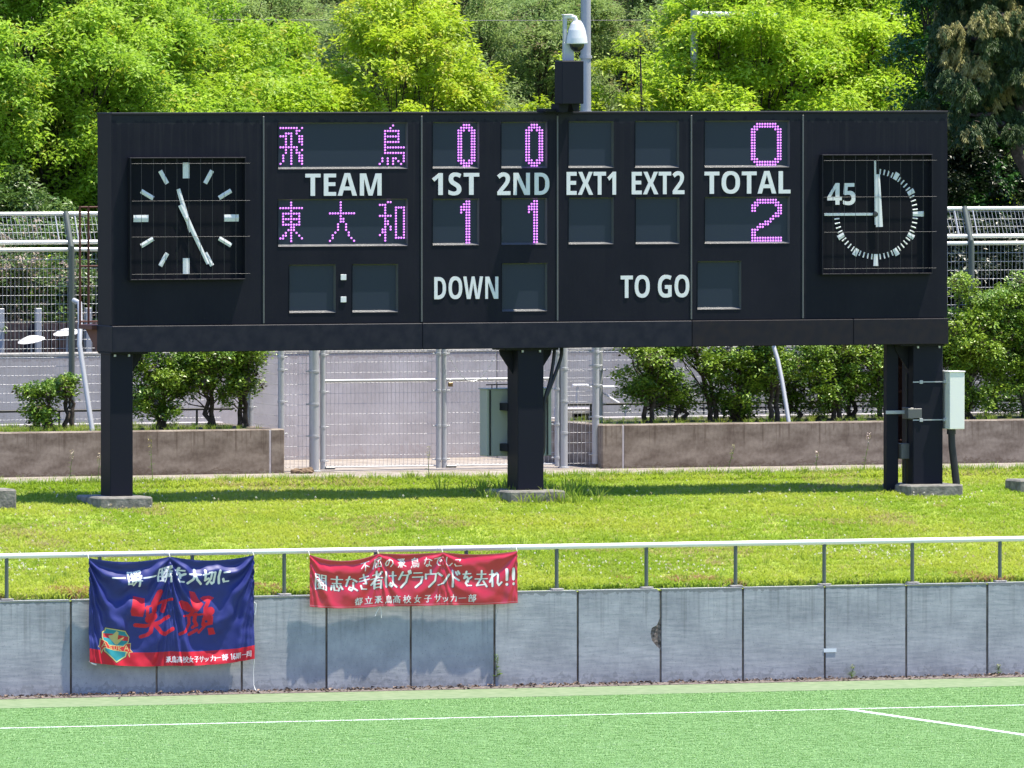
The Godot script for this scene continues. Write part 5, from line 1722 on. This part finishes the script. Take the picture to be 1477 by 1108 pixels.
func red_print() -> Image:
	var im := Image.create(1500, 385, false, Image.FORMAT_RGB8)
	var red := lin(0.52, 0.011, 0.036)
	var wht := lin(0.74, 0.72, 0.66)
	var shade := lin(0.05, 0.03, 0.07)
	im.fill(red)
	im.fill_rect(Rect2i(0, 0, 1500, 6), lin(0.55, 0.10, 0.14))
	im.fill_rect(Rect2i(0, 372, 1500, 5), lin(0.60, 0.14, 0.18))
	var x1 := [79.8, 97.7, 114.5, 132.8, 151.5, 170, 184.7, 200.5, 213.6]
	var t1 := "不屈の飛鳥なでしこ"
	for k in 9:
		glyph(im, t1[k], x1[k] * 5.0, 13.0 * 5.0, 68, 74, 8.0, wht, 0.7, 0.1)
	var x2 := [15.8, 39, 60, 78.8, 96.6, 116.6, 136.5, 155.9, 174.8, 192.6, 208.9, 227.2, 247.7, 268, 284.4, 293.9]
	var t2 := "闘志なき者はグラウンドを去れ!!"
	for pass_no in 2:
		for k in 16:
			var thick := 14.5 if k != 0 else 11.0
			if t2[k] == "!":
				thick = 20.0
			var off := 5.0 if pass_no == 0 else 0.0
			glyph(im, t2[k], x2[k] * 5.0 + off, 37.5 * 5.0 + off * 0.8, 96, 128, thick, shade if pass_no == 0 else wht, 0.62 if k != 0 else 0.8)
	var x3 := [70.4, 84.6, 98.7, 113.4, 125, 139.7, 155.3, 170.6, 184.7, 195.2, 207.8, 220.4, 234]
	var t3 := "都立飛鳥高校女子サッカー部"
	for k in 13:
		glyph(im, t3[k], x3[k] * 5.0 + 2.0, 66.5 * 5.0 + 2.0, 58, 60, 6.5, shade, 0.7)
		glyph(im, t3[k], x3[k] * 5.0, 66.5 * 5.0, 58, 60, 6.5, wht, 0.7)
	return im

func cloth_mat(im: Image, sheen: float, rough: float) -> StandardMaterial3D:
	var m := StandardMaterial3D.new()
	m.albedo_texture = ImageTexture.create_from_image(im)
	m.roughness = rough
	m.metallic_specular = sheen
	m.texture_repeat = false
	m.backlight_enabled = true
	m.backlight = Color(0.12, 0.12, 0.12)
	m.cull_mode = BaseMaterial3D.CULL_DISABLED
	return m

# cloth hung from grommets: swags between them, folds that fan out of each hanging point
func cloth(w: float, h: float, hang: Array, sag: Array, amp: float, sd: int, belly: float) -> MB:
	var nx := 150
	var ny := 90
	var nz := noise(sd, 1.4, 3)
	var nz2 := noise(sd + 1, 4.0, 2)
	var pos := []
	for j in ny + 1:
		for i in nx + 1:
			var u := float(i) / nx
			var v := float(j) / ny
			var k := 0
			while k < hang.size() - 2 and u > hang[k + 1]:
				k += 1
			var a: float = hang[k]
			var b: float = hang[k + 1]
			var t := (u - a) / (b - a) * 2.0 - 1.0
			var half := (b - a) * 0.5 * w
			var drop := 1.0 - t * t
			var y: float = -v * h - sag[k] * drop * (1.0 - v * 0.75) - belly * v * (1.0 - pow(u * 2.0 - 1.0, 2.0))
			# nested swags: which hanging curve this point lies on, in units of the half span
			var d := v * h / (half * (drop + 0.16))
			var ph := 5.2 * sqrt(d * 1.7 + 0.02) + nz.get_noise_2d(u * w * 1.2, v * h) * 1.3
			var fade := exp(-d * 0.28) * smoothstep(0.0, 0.10, v)
			var z := amp * sin(ph * 1.9 + k * 0.8) * fade
			# folds down from each hanging point
			for g in hang:
				var du: float = (u - g) * w
				var fan := du / (0.05 + v * h * 0.55)
				z += amp * 0.55 * sin(fan * 4.2 + g * 3.0 + nz.get_noise_2d(u * 2.0, v) * 1.4) * exp(-fan * fan * 0.35) * smoothstep(0.02, 0.35, v)
			z += nz2.get_noise_2d(u * w, v * h) * amp * 0.28 + nz.get_noise_2d(u * w * 0.7 + 9.0, v * h * 0.7) * amp * 0.8 * v
			z = -0.05 + log(1.0 + exp((z + 0.05) * 60.0)) / 60.0
			pos.append(V(u * w, y, z))
	var m := MB.new()
	var nor := []
	for j in ny + 1:
		for i in nx + 1:
			var c := func(ii: int, jj: int) -> Vector3: return pos[clampi(jj, 0, ny) * (nx + 1) + clampi(ii, 0, nx)]
			nor.append((c.call(i + 1, j) - c.call(i - 1, j)).cross(c.call(i, j - 1) - c.call(i, j + 1)).normalized())
	for j in ny:
		for i in nx:
			var q := [j * (nx + 1) + i, j * (nx + 1) + i + 1, (j + 1) * (nx + 1) + i + 1, (j + 1) * (nx + 1) + i]
			for o in [0, 1, 2, 0, 2, 3]:
				var id: int = q[o]
				m.vert(pos[id], nor[id], Vector2(float(id % (nx + 1)) / nx, float(id / (nx + 1)) / ny))
	return m

func make_banners() -> void:
	var t := thing("blue_banner", "blue cloth banner with red brush characters and a crest, tied to the rail", "banner", V(-7.215, -0.245, 6.10))
	var m := cloth(1.845, 1.10, [0.0, 0.49, 1.0], [0.05, 0.05], 0.037, 301, 0.055)
	part("cloth", m, cloth_mat(blue_print(), 0.42, 0.5), t)
	for q in [[0.0, 0.0], [0.905, 0.0], [1.845, 0.0]]:
		var b := MB.new()
		b.rod([V(q[0], -0.01, 0.0), V(q[0] + 0.005, 0.03, -0.05), V(q[0], 0.055, -0.175), V(q[0], 0.005, -0.20)], 0.0032, -1.0, 6)
		part("tie", b, M.rope, t)
	var b := MB.new()
	b.rod([V(1.845, -1.08, 0.0), V(1.852, -1.12, -0.02), V(1.846, -1.25, -0.03), V(1.85, -1.38, -0.03), V(1.862, -1.435, -0.01), V(1.90, -1.448, 0.03)], 0.0055, -1.0, 6)
	part("hanging_cord", b, M.rope, t)
	b = MB.new()
	b.rod([V(1.845, -0.50, 0.005), V(1.868, -0.52, 0.0), V(1.86, -0.60, 0.0), V(1.85, -0.64, 0.0)], 0.006, -1.0, 6)
	part("side_cord", b, M.rope, t)
	b = MB.new()
	b.rod([V(0.0, -1.09, 0.005), V(0.03, -1.115, 0.02), V(0.075, -1.13, 0.02)], 0.008, -1.0, 6)
	part("corner_cord", b, M.rope, t)
	t = thing("red_banner", "red glossy banner with rows of white characters tied to the rail", "banner", V(-4.74, -0.25, 6.09))
	m = cloth(2.36, 0.555, [0.0, 0.33, 0.64, 1.0], [0.075, 0.012, 0.03], 0.0125, 311, 0.012)
	part("cloth", m, cloth_mat(red_print(), 0.62, 0.3), t)
	for q in [0.0, 0.78, 1.51, 2.36]:
		b = MB.new()
		b.rod([V(q, -0.01, 0.0), V(q + 0.005, 0.035, -0.05), V(q, 0.055, -0.175), V(q, 0.005, -0.20)], 0.003, -1.0, 6)
		part("tie", b, M.rope, t)
	b = MB.new()
	b.rod([V(0.80, -0.56, 0.0), V(0.76, -0.63, -0.01), V(0.74, -0.67, 0.0)], 0.0035, -1.0, 5)
	b.rod([V(0.80, -0.56, 0.0), V(0.815, -0.64, -0.01), V(0.81, -0.69, 0.0)], 0.0035, -1.0, 5)
	part("loose_thread", b, M.rope, t)

func _ready() -> void:
	make_light()
	make_materials()
	make_ground()
	make_wall()
	make_planters()
	make_scoreboard()
	make_fittings()
	make_gate()
	make_fences()
	make_trees()
	make_grass()
	make_weeds()
	make_banners()
